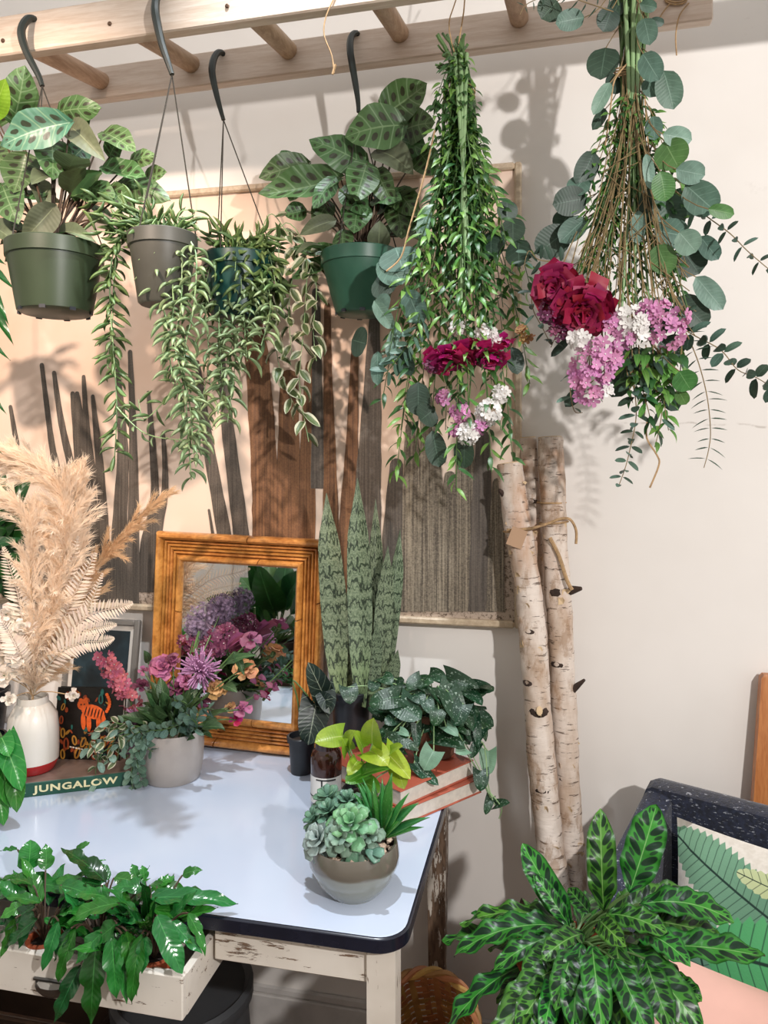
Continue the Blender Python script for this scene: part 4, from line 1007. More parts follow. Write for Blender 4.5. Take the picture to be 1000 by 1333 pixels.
# ================================================================== hanging bouquet (right)
def bouquet2():
    rg = random.Random(43); Y = -.36; tie = at(822, 92, Y)
    root = thing('hanging_bouquet', 'hanging bouquet of round eucalyptus leaves with a burgundy carnation and pink waxflowers', 'bouquet', tie)
    pl = Plant(root); z3 = crop(620, 0, .38); z6 = crop(640, 330, .36)
    st = MB()
    for i in range(30):
        a = rg.uniform(0, 2*PI); r = .024*math.sqrt(rg.random())
        q = tie+Vector((math.cos(a)*r, math.sin(a)*r*.8, 0)); x = rg.uniform(730, 905); y = rg.uniform(300, 420)
        p = at(824+rg.uniform(-26, 26), rg.uniform(-60, 10), Y+rg.uniform(-.03, .03)); lo = at(x, y, Y-.05+rg.uniform(-.05, .05)); md = at(824+(x-824)*.35, 230, Y-.03+rg.uniform(-.03, .03))
        st.tube(smoothpts([p, q, md, lo], 5), [.0024]*12+[.0016]*4, 6)
    stuff(st.build('green_stems', M['green_stem'], root))
    st = MB()
    for i in range(26):
        x = rg.uniform(752, 900); y = rg.uniform(330, 430)
        md = at(822+(x-822)*.3+rg.uniform(-8, 8), rg.uniform(180, 260), Y-.065); e_ = at(x, y, Y-.10)
        sp = smoothpts([tie+Vector((rg.uniform(-.02, .02), -.02, 0)), md, e_], 6); st.tube(sp, .0009, 5)
        for k in range(3):
            q = sp[rg.randint(6, 11)]; st.tube([q, q+Vector((rg.uniform(-.05, .05), rg.uniform(-.02, .01), -rg.uniform(.02, .06)))], .0008, 4)
    stuff(st.build('woody_stems', M['tan_stem'], root))
    st = MB()
    for x0, x1, r in ((826,824,.0048), (812,818,.0045), (836,830,.004)): st.tube(smoothpts([at(x0, -40, Y-.02), at(x1, 90, Y-.03), at(x1+2, 230, Y-.05), at(x1+(x1-822)*2, 400, Y-.06)], 4), [r*(1-.045*q) for q in range(13)], 8)
    stuff(st.build('thick_stems', M['pale_stem'], root))
    tw = MB()
    for k in range(4): tw.tube([tie+Vector((.032*math.cos(a), .028*math.sin(a), .005*k-.01+.01*math.sin(a))) for a in [2*PI*j/18 for j in range(19)]], .0015, 5, False)
    tw.tube(smoothpts([tie+Vector((.0, -.028, .0)), at(824, 40, Y-.025), at(824, 0, Y-.01), at(820, -70, Y)], 4), .0018, 5)
    tw.tube(smoothpts([tie+Vector((-.01, -.03, 0)), at(800, 105, Y-.04), at(795, 140, Y-.04), at(788, 190, Y-.045)], 4), .0015, 5)
    tw.tube(smoothpts([at(838, 105, Y-.04), at(842, 160, Y-.05), at(846, 220, Y-.06)], 4), .0015, 5)
    tw.tube(smoothpts([at(843, 545, Y-.06), at(842, 570, Y-.06), at(855, 592, Y-.06), at(858, 605, Y-.06), at(846, 635, Y-.06)], 4), .0018, 5)
    stuff(tw.build('twine', M['twine'], root))
    for zf, L in ((z3, [(435,220,55,60,'d'),(250,35,45,40,'d'),(320,70,50,35,'g'),(660,310,45,65,'g'),(600,230,40,55,'g'),(430,340,25,60,'p'),(375,580,40,65,'d'),(320,690,60,50,'d'),(260,830,55,65,'d'),(330,790,40,60,'g'),(670,530,58,52,'n'),(690,470,50,35,'p'),
            (735,590,50,40,'p'),(770,680,55,70,'g'),(655,730,60,70,'g'),(590,590,20,60,'p'),(640,890,45,55,'n'),(730,890,60,60,'d'),(725,830,45,45,'p'),(800,850,32,50,'g'),(800,1005,38,72,'p'),(670,800,60,50,'g'),(555,780,26,55,'p'),(840,725,45,25,'n'),
            (585,110,35,50,'g'),(620,75,25,15,'d'),(590,20,30,20,'g'),(470,290,35,35,'d'),(420,410,20,50,'d'),(740,1070,50,70,'d'),(240,970,40,60,'d'),(580,720,24,70,'d'),(600,300,30,36,'g'),(450,70,40,40,'d'),(700,700,50,55,'d'),(640,640,40,50,'n'),(610,440,30,40,'g'),(480,30,30,35,'d'),(350,640,40,40,'g'),(300,760,40,40,'d'),(560,660,25,50,'d')]),
                  (z6, [(700,460,45,40,'n'),(650,340,50,45,'d'),(460,460,50,65,'d'),(300,520,25,50,'d'),(635,420,30,55,'p'),(650,530,32,45,'d'),(690,520,25,30,'n'),(250,340,15,50,'d'),(560,440,40,60,'d'),(720,230,50,55,'d'),(600,250,45,50,'d'),(520,400,40,60,'d'),(215,220,30,45,'d')])):
        s = zf(1, 0)[0]-zf(0, 0)[0]
        for (x, y, rx, ry, k) in L:
            X, Yp = zf(x, y); c = at(X, Yp, Y+{'d': -.03, 'g': -.07, 'p': -.09, 'n': -.11}[k]+rg.uniform(-.03, .03))
            dv = (RT*((X-822)/90.0)-UP*1.0+rv(rg, .25)); dv.normalize(); rx_ = pxm(rx*s, c); ry_ = pxm(ry*s, c)
            if rx > ry*1.15: dv = (RT*(1 if X > 822 else -1)-UP*.2).normalized(); rx_, ry_ = ry_, rx_
            nn = tocam(c)+rv(rg, .25)
            pl.leaf(rl({'d': 'euc_dark', 'g': 'euc_grey', 'p': 'euc_pale', 'n': 'euc_green'}[k]), c-dv*ry_, c+dv*ry_, nn, rx_*2, 'eucalyptus_leaf')
            pl.stem(bez(c-dv*ry_, c-dv*ry_*1.6+Vector((tie.x-c.x, .03, .05))*.25, at(822+(X-822)*.3, Yp-55, Y-.01), 5), .001)
    OV = [leafm('round', 'euc_dark', .05, .05, 0, 1, 0, 6, 2), leafm('round', 'euc_grey', .05, .05, 0, 1, 0, 6, 2)]
    ND = [leafm('lance', 'euc_dark', .05, .05, 0, 1, 0, 4, 1)]
    def S(zf, pts, st_, L, W, me, mode='pair', Y0=-.08, sp=1.25, r=.0012, taper=.35): strand(pl, [at(*zf(*p), Y+Y0) for p in pts], st_*1.1, L*1.25, W*1.25, me, rg, r, sp, mode, 0.05, jit=.2, taper=taper, name='strand_leaf')
    S(z3, [(740,700),(795,745),(870,800),(930,860),(1000,920),(1060,970)], .017, .026, .010, OV, 'cross')
    S(z6, [(690,270),(710,300),(750,400),(780,520),(792,640),(785,710),(768,775)], .016, .030, .0032, ND, 'pair', taper=.25)
    S(z6, [(670,260),(740,300),(830,350),(890,420),(960,450),(1040,500)], .016, .030, .017, OV, 'cross', taper=.1)
    S(z6, [(500,420),(520,520),(522,600),(505,690),(485,770),(462,835)], .013, .027, .012, OV, 'cross')
    S(z6, [(560,380),(590,480),(615,560),(605,640),(590,700)], .012, .034, .011, MYR+OV, 'spiral', sp=.8)
    S(z6, [(590,330),(620,420),(625,540),(640,640)], .010, .040, .011, MYR, 'spiral', sp=.7)
    S(z6, [(545,380),(545,480),(570,580),(580,650)], .010, .036, .011, MYR+MYD, 'spiral', sp=.7)
    S(z6, [(520,380),(500,470),(510,540)], .010, .034, .011, MYD, 'spiral', sp=.8)
    for q in range(9): S(z6, [(480+q*26,330),(490+q*24,430),(505+q*20+rg.uniform(-20,20),530+rg.uniform(-40,60))], .010, .034, .012, MYD+MYR+OV, 'spiral', sp=.8)
    S(z3, [(300,900),(215,890),(180,860),(160,930)], .016, .026, .010, OV, 'pair')
    S(z6, [(300,120),(200,90),(150,130),(150,200),(185,270),(215,330)], .018, .028, .010, OV, 'cross')
    S(z6, [(560,200),(640,230),(700,190),(740,210)], .016, .028, .012, OV, 'cross')
    S(z6, [(330,200),(250,270),(215,340)], .018, .026, .007, ND, 'pair')
    S(z3, [(470,40),(380,10),(280,-20),(180,10),(150,50)], .018, .018, .0035, ND, 'pair')
    S(z6, [(290,430),(285,500),(300,570),(330,575)], .02, .03, .012, OV, 'spiral')
    for i in range(44):       # ferny tufts inside the bundle
        x = rg.uniform(765, 880); y = rg.uniform(190, 400)
        strand(pl, [at(822+(x-822)*.5, y-70, Y-.04), at(x, y, Y-.045), at(x+(x-822)*.3, y+60, Y-.05)], .009, .026, .008, MYD+MYD+MYR, rg, .0009, .8, 'spiral', 0, name='strand_leaf')
    def P(x, y, d=-.12): return at(*z6(x, y), Y+d)
    pc = P(245, 130); ruffled(root, 'carnation', pc, tocam(pc)+UP*.1-RT*.5, pxm(35, pc), 'petal_wine', 64, rg, .5, 5, .10, .85, None, 2.5, 'fan')
    pc = P(325, 195); ruffled(root, 'carnation', pc, tocam(pc)-UP*.5+RT*.15, pxm(41, pc), 'petal_wine', 74, rg, .5, 5, .10, .85, wn=2.5, prof='fan', label='large ruffled burgundy carnation')
    for x, y, rr, n, mt in ((400,370,24,34,'petal_pink'),(360,430,26,36,'petal_pink'),(350,490,22,26,'petal_pink'),(430,250,12,12,'petal_pink'),(475,300,12,10,'petal_pink'),(605,215,15,12,'petal_pink'),(640,285,20,20,'petal_pink'),(680,230,10,8,'petal_pink'),(570,210,12,8,'petal_pink'),(505,245,18,26,'petal_white'),(530,280,14,16,'petal_white'),(320,310,13,14,'petal_white'),(215,210,14,12,'petal_plum'),(235,285,9,8,'petal_plum'),(410,500,8,6,'petal_white')):
        cluster(root, P(x, y), pxm(rr, tie), n, pxm(7.5, tie), mt, rg, cm='petal_plum')
        for k in range(3): pl.stem(smoothpts([at(*z6(x*.6+180, -80), Y-.07), at(*z6(x*.85+60, y-130), Y-.1), P(x+rg.uniform(-25, 25), y-10)], 4), .0009)
    pl.done(M['tan_stem'], 'leaf_stems')
bouquet2()
tw = MB(); tw.tube(smoothpts([at(438, -8, YN-.002), at(425, 20, YN-.004), at(422, 45, YN-.004), at(432, 72, YN-.004), at(435, 95, YN-.004)], 4), .0014, 5); tw.tube([at(437, 84, YN-.004), at(433, 97, YN-.004)], .0024, 5)
tag(tw.build('twine', M['twine']), 'loose end of twine dangling from the ladder rail', 'twine')
tw = MB()
for k in range(3): tw.tube([at(880+14*math.cos(a), 0+6*math.sin(a)-3*k, YF-.004) for a in [2*PI*j/16 for j in range(17)]], .0018, 5, False)
tw.tube(smoothpts([at(897, 4, YF-.005), at(885, 20, YF-.006), at(880, 45, YF-.006), at(881, 72, YF-.006)], 4), .0016, 5); tw.tube(smoothpts([at(872, 5, YF-.005), at(862, 18, YF-.006), at(856, 30, YF-.006)], 3), .0016, 5)
tag(tw.build('twine', M['twine']), 'coil of twine wound on the end of the ladder rail', 'twine')

# ================================================================== white vase with pampas grass and ferns
plain('white_glaze', '#dcd6cc', .22, noise=.05, nscale=6, coat=.3); plain('red_glaze', '#b3272a', .25, coat=.3)
plain('pampas', '#fae9d4', .9, trans=.4); plain('pampas_tan', '#e3c39c', .9, trans=.4); plain('bleached_fern', '#e4d6c6', .8, var=.06, trans=.25); plain('bleached_petal', '#e9ddcf', .75, var=.06, trans=.25)
plain('tan_reed', '#b99a74', .8)
BKZ = .791
VC = atz(43, 1001, BKZ)
vs_ = thing('vase', 'white ceramic vase with a red base band standing on the green book', 'vase', VC)
r = .056
MB().lathe([(r*.78, .0), (r*.86, .004), (r*.97, .020), (r*.985, .024)], VC, 40).build('base_band', M['red_glaze'], vs_)
MB().lathe([(r*.985, .024), (r*1.0, .05), (r*.99, .095), (r*.93, .125), (r*.72, .146), (r*.60, .153), (r*.585, .168), (r*.53, .168), (r*.53, .15), (r*.8, .11), (r*.85, .03), (0, .028)], VC, 40).build('body', M['white_glaze'], vs_)
VT = VC+UP*.168
def plume(label, pts, Y, rad, nh, mat, seed, hl=.06):
    rg = random.Random(seed); P3 = [at(x, y, yy) for (x, y), yy in zip(pts, Y)]
    root = thing('pampas_plume', label, 'dried grass', VC+UP*.03, 'pampas plumes in the vase')
    sp = smoothpts([VC+UP*.03, VT]+P3, 6); stem_n = 7
    MB().tube(sp, [.0026-.0016*i/len(sp) for i in range(len(sp))], 6).build('stem', M['tan_reed'], root)
    hb = MB(); head = sp[stem_n:]; n = len(head); V = []; F = []
    for q_ in range(max(20, nh//62)):             # tufts: side branchlets that carry the hairs
        t = rg.random()**.85; k = min(n-2, int(t*(n-1))); p = head[k].lerp(head[k+1], t*(n-1)-k); tg = (head[k+1]-head[k]).normalized()
        w_ = np.interp(t, [0, .1, .4, .75, 1], [.6, .95, 1.05, .85, .35])*rad
        a = tg.orthogonal().normalized(); b = tg.cross(a); an = rg.uniform(0, 2*PI); sd = a*math.cos(an)+b*math.sin(an)
        out = w_*rg.uniform(.25, 1.15); TL = hl*rg.uniform(1.0, 1.7)
        b0 = p-tg*.02; b1 = b0+tg*TL*.55+sd*out*.55; b2 = b0+tg*TL*rg.uniform(.75, 1.0)+sd*out*1.05-UP*out*.3
        for i in range(rg.randint(60, 110)):
            u = rg.random(); o = b0*((1-u)**2)+b1*(2*u*(1-u))+b2*(u*u); td = ((b1-b0)*(1-u)+(b2-b1)*u).normalized()
            L = hl*rg.uniform(.22, .5); d1 = (td+rv(rg, .42)).normalized(); d2 = (d1+rv(rg, .35)-UP*.25).normalized()
            wv = d1.cross(tocam(o)).normalized()*rg.uniform(.00035, .0008); m_ = o+d1*L*.6; e_ = m_+d2*L*.5
            c = len(V); V += [o-wv, o+wv, m_-wv*.8, m_+wv*.8, e_]; F += [[c, c+1, c+3, c+2], [c+2, c+3, c+4]]
    hb.add(V, F); stuff(hb.build('feathery_head', M[mat], root, smooth=False))
plume('wide pale pampas plume curling over at its tip', [(52,860),(70,780),(85,700),(78,640),(40,608),(2,592)], [-.35,-.36,-.36,-.37,-.38,-.39], .062, 15000, 'pampas', 1, .072)
plume('short ragged pampas plume low in the vase', [(45,880),(42,820),(40,740),(38,680),(22,660)], [-.37,-.39,-.40,-.41,-.42], .05, 7000, 'pampas', 2, .06)
plume('straight upright pampas plume close behind the curling one', [(56,870),(80,800),(95,730),(104,670),(104,630)], [-.34,-.33,-.32,-.32,-.32], .045, 6000, 'pampas', 4, .06)
plume('darker tan pampas plume slanting beside the bamboo mirror', [(75,860),(105,790),(128,735),(165,690),(203,652)], [-.32,-.29,-.27,-.26,-.25], .036, 6000, 'pampas_tan', 3, .05)
def frond(label, pts, Y, maxw, n=22, seed=0, loc=None):
    rg = random.Random(seed); P3 = [at(x, y, yy) for (x, y), yy in zip(pts, Y)]
    root = thing('bleached_fern', label, 'dried fern', VC+UP*.03, 'bleached ferns in the vase')
    sp = smoothpts([VC+UP*.03, VT]+P3, 6); MB().tube(sp, [.0016-.001*i/len(sp) for i in range(len(sp))], 5).build('stem', M['bleached_fern'], root)
    head = sp[8:]; m = len(head); L = maxw
    PN = [leafm('lance', 'bleached_fern', .06, .05, 0, 2, 0, 4, 1, 0, sd) for sd in (.06, -.06)]
    for i in range(n):
        t = (i+.5)/n; k = min(m-2, int(t*(m-1))); p = head[k].lerp(head[k+1], t*(m-1)-k); tg = (head[k+1]-head[k]).normalized()
        sd = tg.cross(tocam(p)).normalized(); l = L*np.interp(t, [0, .25, .7, 1], [.75, 1, .6, .08])
        for s in (1, -1):
            d = (sd*s*1.0+tg*.55+rv(rg, .08)).normalized()
            link(bpy.data.objects.new('pinna', PN[(s+1)//2]), root, lframe(p, p+d*l, tocam(p)+rv(rg, .2), max(.003, l*.19)))
zp = crop(0, 580, .22)
for i, (lab, pts, wd, Y0) in enumerate((
    ('tall upright bleached fern frond rising behind the others', [(330,1050),(400,800),(462,535)], .034, -.335), ('broad bleached fern frond with its tip beside the tan plume', [(340,1120),(450,860),(568,635)], .040, -.345),
    ('narrow bleached fern frond with a thin upright tip', [(380,1120),(520,960),(608,755)], .026, -.35), ('bleached fern frond arching out towards the bamboo mirror', [(350,1180),(520,1010),(690,960),(785,930)], .036, -.36),
    ('bleached fern frond reaching level above the pink flower spike', [(340,1220),(480,1110),(600,1075),(690,1060)], .030, -.37), ('lowest bleached fern frond drooping onto the pink flower spike', [(330,1250),(480,1170),(600,1160),(675,1140)], .032, -.38),
    ('bleached fern frond leaning out past the pale plume on the wall side', [(150,1150),(110,900),(60,730),(20,600)], .034, -.40), ('short bleached fern frond low in front of the pale plume', [(120,1250),(60,1120),(-20,1000)], .034, -.42))):
    frond(lab, [zp(*p) for p in pts], [Y0-.01*k for k in range(len(pts))], wd*1.08, 32, i)
def bleached_flowers():
    rg = random.Random(77); root = thing('dried_flower_spray', 'spray of crumpled cream dried flowers beside the pale plume', 'dried flowers', VC+UP*.03)
    for x, y, rr in ((8,800,15),(2,835,18),(20,855,14),(5,880,15),(28,815,11),(-8,860,16),(12,910,10),(95,905,9)):
        c = at(x, y, -.42); ruffled(root, 'dried_flower', c, tocam(c)+rv(rg, .4), pxm(rr, c), 'bleached_petal', 14, rg, .4, 3)
        MB().tube(smoothpts([VC+UP*.03, VT, c], 4), .0012, 5).build('stem', M['tan_reed'], root)
bleached_flowers()
def dark_corner():
    rg = random.Random(9); c = Vector((-1.44, -.2, TZ))
    root = thing('broad_leaf_plant', 'dark green arching plant behind the pampas grass at the table end', 'potted plant', c)
    potmesh(root, c, .08, .06, .15, 'black_plastic'); pl = Plant(root); s = c+UP*.13
    LM = [leafm('lance', 'deep_green', ar, .14, .02, 2, 0, 10, 2, 0, 0) for ar in (.12, .2)]
    for x, y, L in ((28,625,.3),(40,650,.3),(35,700,.28),(30,740,.25),(38,770,.22),(15,640,.3),(10,690,.3),(0,720,.3),(20,790,.2),(5,610,.3),(44,690,.25),(-10,660,.3),(-20,640,.2),(45,610,.2)):
        tip = at(x, y, -.16+rg.uniform(-.06, .05)); b = s+UP*.25+Vector((rg.uniform(-.06, .1), rg.uniform(-.05, .05), rg.uniform(-.06, .22)))
        pl.leaf(rg.choice(LM), b, tip, tocam(tip)*.6+UP*.6+rv(rg, .2), .055); pl.stem(bez(s, s*.4+b*.6+UP*.05, b), .003)
    pl.done(M['green_stem'])
dark_corner()
def edge_pothos():
    rg = random.Random(10); c = Vector((-1.162, -.50, TZ)); root = thing('potted_pothos', 'glossy green leaves spilling from a shiny black pot past the green book spine', 'potted plant', c)
    plain('black_glaze', '#101318', .12, coat=.4)
    potmesh(root, c, .046, .038, .16, 'black_glaze', lip=False); pl = Plant(root); s = c+UP*.14
    leafmat('pothos_green', '#2d7a26', '#4a9c3c', '#8cc070', rough=.3, trans=.2, ribs=4.0)
    LM = [leafm('heart', 'pothos_green', .1, .1, .02, 1.5, .2, 8, 3), leafm('ovate', 'pothos_green', .15, .1, .02, 1.5, .05, 8, 3)]
    for a, b, w_ in (((5,965),(28,1030),34),((0,990),(14,1052),30),((18,1000),(22,1058),24),((-5,1020),(5,1075),24),((2,960),(12,985),26),((-20,980),(-2,1030),40)):
        pa, pb = pl_leaf(pl, rg.choice(LM), ident, a, b, w_, -.535, -.555); pl.stem(bez(s, s*.5+pa*.5+UP*.06, pa), .0018)
    for i in range(8):
        az = rg.uniform(2.0, 4.6); d = Vector((math.cos(az), math.sin(az)*.7, rg.uniform(-.2, .5))); b = s+d*.05+UP*.03; pl.leaf(rg.choice(LM), b, b+d*.07, UP+rv(rg, .3), .05)
    pl.done(M['green_stem'])
edge_pothos()

# ================================================================== green book, little print book, small frame
plain('book_green', '#1f4f3f', .4, noise=.08); plain('book_letter', '#e6dcae', .5); plain('book_pages', '#d8cfc2', .8, noise=.1, nscale=90); plain('book_top', '#7d6a60', .35, noise=.45, nscale=14); plain('book_red', '#a8543f', .45, noise=.12, nscale=10); plain('book_letter_dim', '#7ea08c', .5)
BR = Vector((-.926, -.314, TZ)); bx = Vector((.873, .487, 0)).normalized(); by = Vector((-bx.y, bx.x, 0))
BM = Matrix.Translation(BR) @ Matrix((bx, by, UP)).transposed().to_4x4()
def text_mesh(body, size, mat, Mx, parent, name='lettering', sx=1.0, ext=.0004, spacing=1.0, bold=0.0):
    cu = bpy.data.curves.new(name, 'FONT'); cu.body = body; cu.size = size; cu.extrude = ext; cu.offset = bold; cu.align_x = 'CENTER'; cu.align_y = 'CENTER'; cu.space_character = spacing; cu.resolution_u = 3
    t = bpy.data.objects.new(name, cu); COL.objects.link(t); dg = bpy.context.evaluated_depsgraph_get()
    me = bpy.data.meshes.new_from_object(t.evaluated_get(dg)); bpy.data.objects.remove(t); bpy.data.curves.remove(cu)
    me.materials.clear(); me.materials.append(mat); me.name = name
    o = bpy.data.objects.new(name, me); return link(o, parent, Mx @ Matrix.Diagonal((sx, 1, 1, 1)))
bk = thing('coffee_table_book', 'dark green book lying flat with gold JUNGALOW lettering on its spine', 'book', BR+bx*-.14+by*.11)
bl, bw_, bt = .285, .215, .031
MB().box((-bl, .003, .003), (-.004, bw_-.004, bt-.003), BM).build('pages', M['book_pages'], bk, smooth=False)
MB().box((-bl-.002, 0, 0), (0, bw_, .003), BM, bev=.001).build('back_cover', M['book_green'], bk, smooth=False)
MB().box((-bl-.002, 0, bt-.003), (0, bw_, bt), BM, bev=.001).build('front_cover', M['book_top'], bk, smooth=False)
MB().box((-bl-.002, -.003, 0), (0, .0005, bt), BM, bev=.0012).build('spine', M['book_green'], bk, smooth=False)
SM = BM @ Matrix.Translation((-.118, -.0034, bt*.5)) @ Matrix.Rotation(PI/2, 4, 'X')
text_mesh('JUNGALOW', .0205, M['book_letter'], SM, bk, sx=1.42, spacing=1.12, bold=.0006)
SM = BM @ Matrix.Translation((-.236, -.0034, bt*.64)) @ Matrix.Rotation(PI/2, 4, 'X')
MB().box((-.014, -.001, -.0002), (.010, .0012, .0003), SM).build('author_line', M['book_letter_dim'], bk, smooth=False)
SM = BM @ Matrix.Translation((-.234, -.0034, bt*.34)) @ Matrix.Rotation(PI/2, 4, 'X')
MB().box((-.016, -.001, -.0002), (.013, .0012, .0003), SM).build('author_line', M['book_letter_dim'], bk, smooth=False)

def printbook():       # little upright book with an orange big cat on black
    c = atz(112, 989, BKZ); Mx = Matrix.Translation(c) @ Matrix.Rotation(math.radians(8), 4, 'Z') @ Matrix.Rotation(math.radians(-9), 4, 'X')
    root = thing('upright_book', 'small upright book with an orange striped big cat on a black cover', 'book', c)
    plain('cover_black', '#16120f', .35, noise=.3); plain('ink_orange', '#d4591c', .5, noise=.2, nscale=120); plain('ink_ochre', '#a8742a', .5, noise=.25, nscale=100); plain('ink_teal', '#1f5a52', .5); plain('ink_rust', '#8c3a18', .5); plain('ink_white', '#d8d0c4', .5)
    w_, h_, t_ = .165, .165, .016
    MB().box((-w_/2, 0, 0), (w_/2, .002, h_), Mx).build('front_cover', M['cover_black'], root, smooth=False)
    MB().box((-w_/2, .002, .002), (w_/2-.002, t_-.002, h_-.002), Mx).build('pages', M['book_pages'], root, smooth=False)
    MB().box((-w_/2, t_-.002, 0), (w_/2, t_, h_), Mx).build('back_cover', M['cover_black'], root, smooth=False)
    ink = MB(); mats = [M['ink_orange'], M['ink_ochre'], M['ink_teal'], M['ink_rust'], M['ink_white'], M['cover_black']]; lay = [0]
    rgp = random.Random(5)
    def poly(p, mi):
        lay[0] += 1; ink.m = mi; ink.add([Mx @ Vector((x*.001, -.0003-.00004*lay[0], z*.001)) for x, z in p], [list(range(len(p)))])
    def ell(cx, cz, rx, rz, mi, n=14, a0=0.0): poly([(cx+rx*math.cos(2*PI*k/n)*math.cos(a0)-rz*math.sin(2*PI*k/n)*math.sin(a0), cz+rx*math.cos(2*PI*k/n)*math.sin(a0)+rz*math.sin(2*PI*k/n)*math.cos(a0)) for k in range(n)], mi)
    for k in range(60): ell(rgp.uniform(-78, 78), rgp.uniform(4, 70) if k < 40 else rgp.uniform(70, 160), rgp.uniform(2, 6), rgp.uniform(4, 9), rgp.choice((1, 3, 3, 2, 1)), 8, rgp.uniform(-1, 1))
    ell(10, 110, 38, 24, 5)
    ell(10, 110, 30, 16, 0, a0=-.25); ell(-16, 126, 14, 13, 0); ell(-22, 136, 5, 5, 0); ell(-9, 138, 5, 5, 0)
    for x, z, rz in ((-12, 88, 20), (2, 84, 20), (26, 84, 18), (38, 88, 18)): ell(x, z, 6, rz, 0, a0=.12)
    for k in range(8): ell(44+6*math.sin(k*.5), 112+k*5.5, 4, 4, 0)
    for k in range(6): ell(-8+k*8, 112-k*1.5, 1.5, 11, 5, a0=-.2)
    ell(-20, 126, 1.6, 2.2, 5); ell(-12, 127, 1.6, 2.2, 5)
    for x, z, rr, mi in ((-60,60,12,1),(-50,36,14,3),(-30,44,12,1),(-8,40,13,1),(16,38,12,3),(40,42,14,1),(62,52,12,1),(-66,90,10,3),(66,84,10,3),(-64,120,9,1),(28,140,12,2),(-54,146,10,3),(60,24,14,1),(-20,16,14,1),(20,14,13,3),(-56,12,12,1)):
        ell(x, z, rr*.55, rr, mi, a0=.3*math.sin(x)); ell(x, z, rr*.2, rr*.7, 5, a0=.3*math.sin(x))
    for k in range(12): poly([(-40+k*7, 28-k*1.1), (-35+k*7, 27.2-k*1.1), (-35+k*7, 30.2-k*1.1), (-40+k*7, 31-k*1.1)], 4)
    ink.build('cover_print', mats, root, smooth=False)
printbook()
def small_frame():
    pr_ = at(180, 809, -.04); x1, z1 = pr_.x, pr_.z; x0, z0 = x1-.22, TZ+.001
    root = thing('picture_frame', 'small silver picture frame with a dark blue print behind the pampas grass', 'picture frame', ((x0+x1)/2, -.045, z0))
    plain('silver_frame', '#8b8680', .4, metal=.4); plain('frame_print', '#1d3038', .3, noise=.5, nscale=18); plain('mount_card', '#cfc8bf', .7)
    Mx = Matrix.Translation((0, -.075, z0)) @ Matrix.Rotation(math.radians(-9), 4, 'X'); h = (z1-z0)/math.cos(math.radians(9)); f = .016
    for lo, hi in (((x0, -.008, 0), (x0+f, .008, h)), ((x1-f, -.008, 0), (x1, .008, h)), ((x0+f, -.008, 0), (x1-f, .008, f)), ((x0+f, -.008, h-f), (x1-f, .008, h))):
        MB().box(lo, hi, Mx, bev=.003).build('frame_rail', M['silver_frame'], root)
    MB().box((x0+f, .0, f), (x1-f, .004, h-f), Mx).build('mount', M['mount_card'], root, smooth=False)
    MB().box((x0+f+.012, -.001, f+.014), (x1-f-.012, .001, h-f-.014), Mx).build('print', M['frame_print'], root, smooth=False)
small_frame()

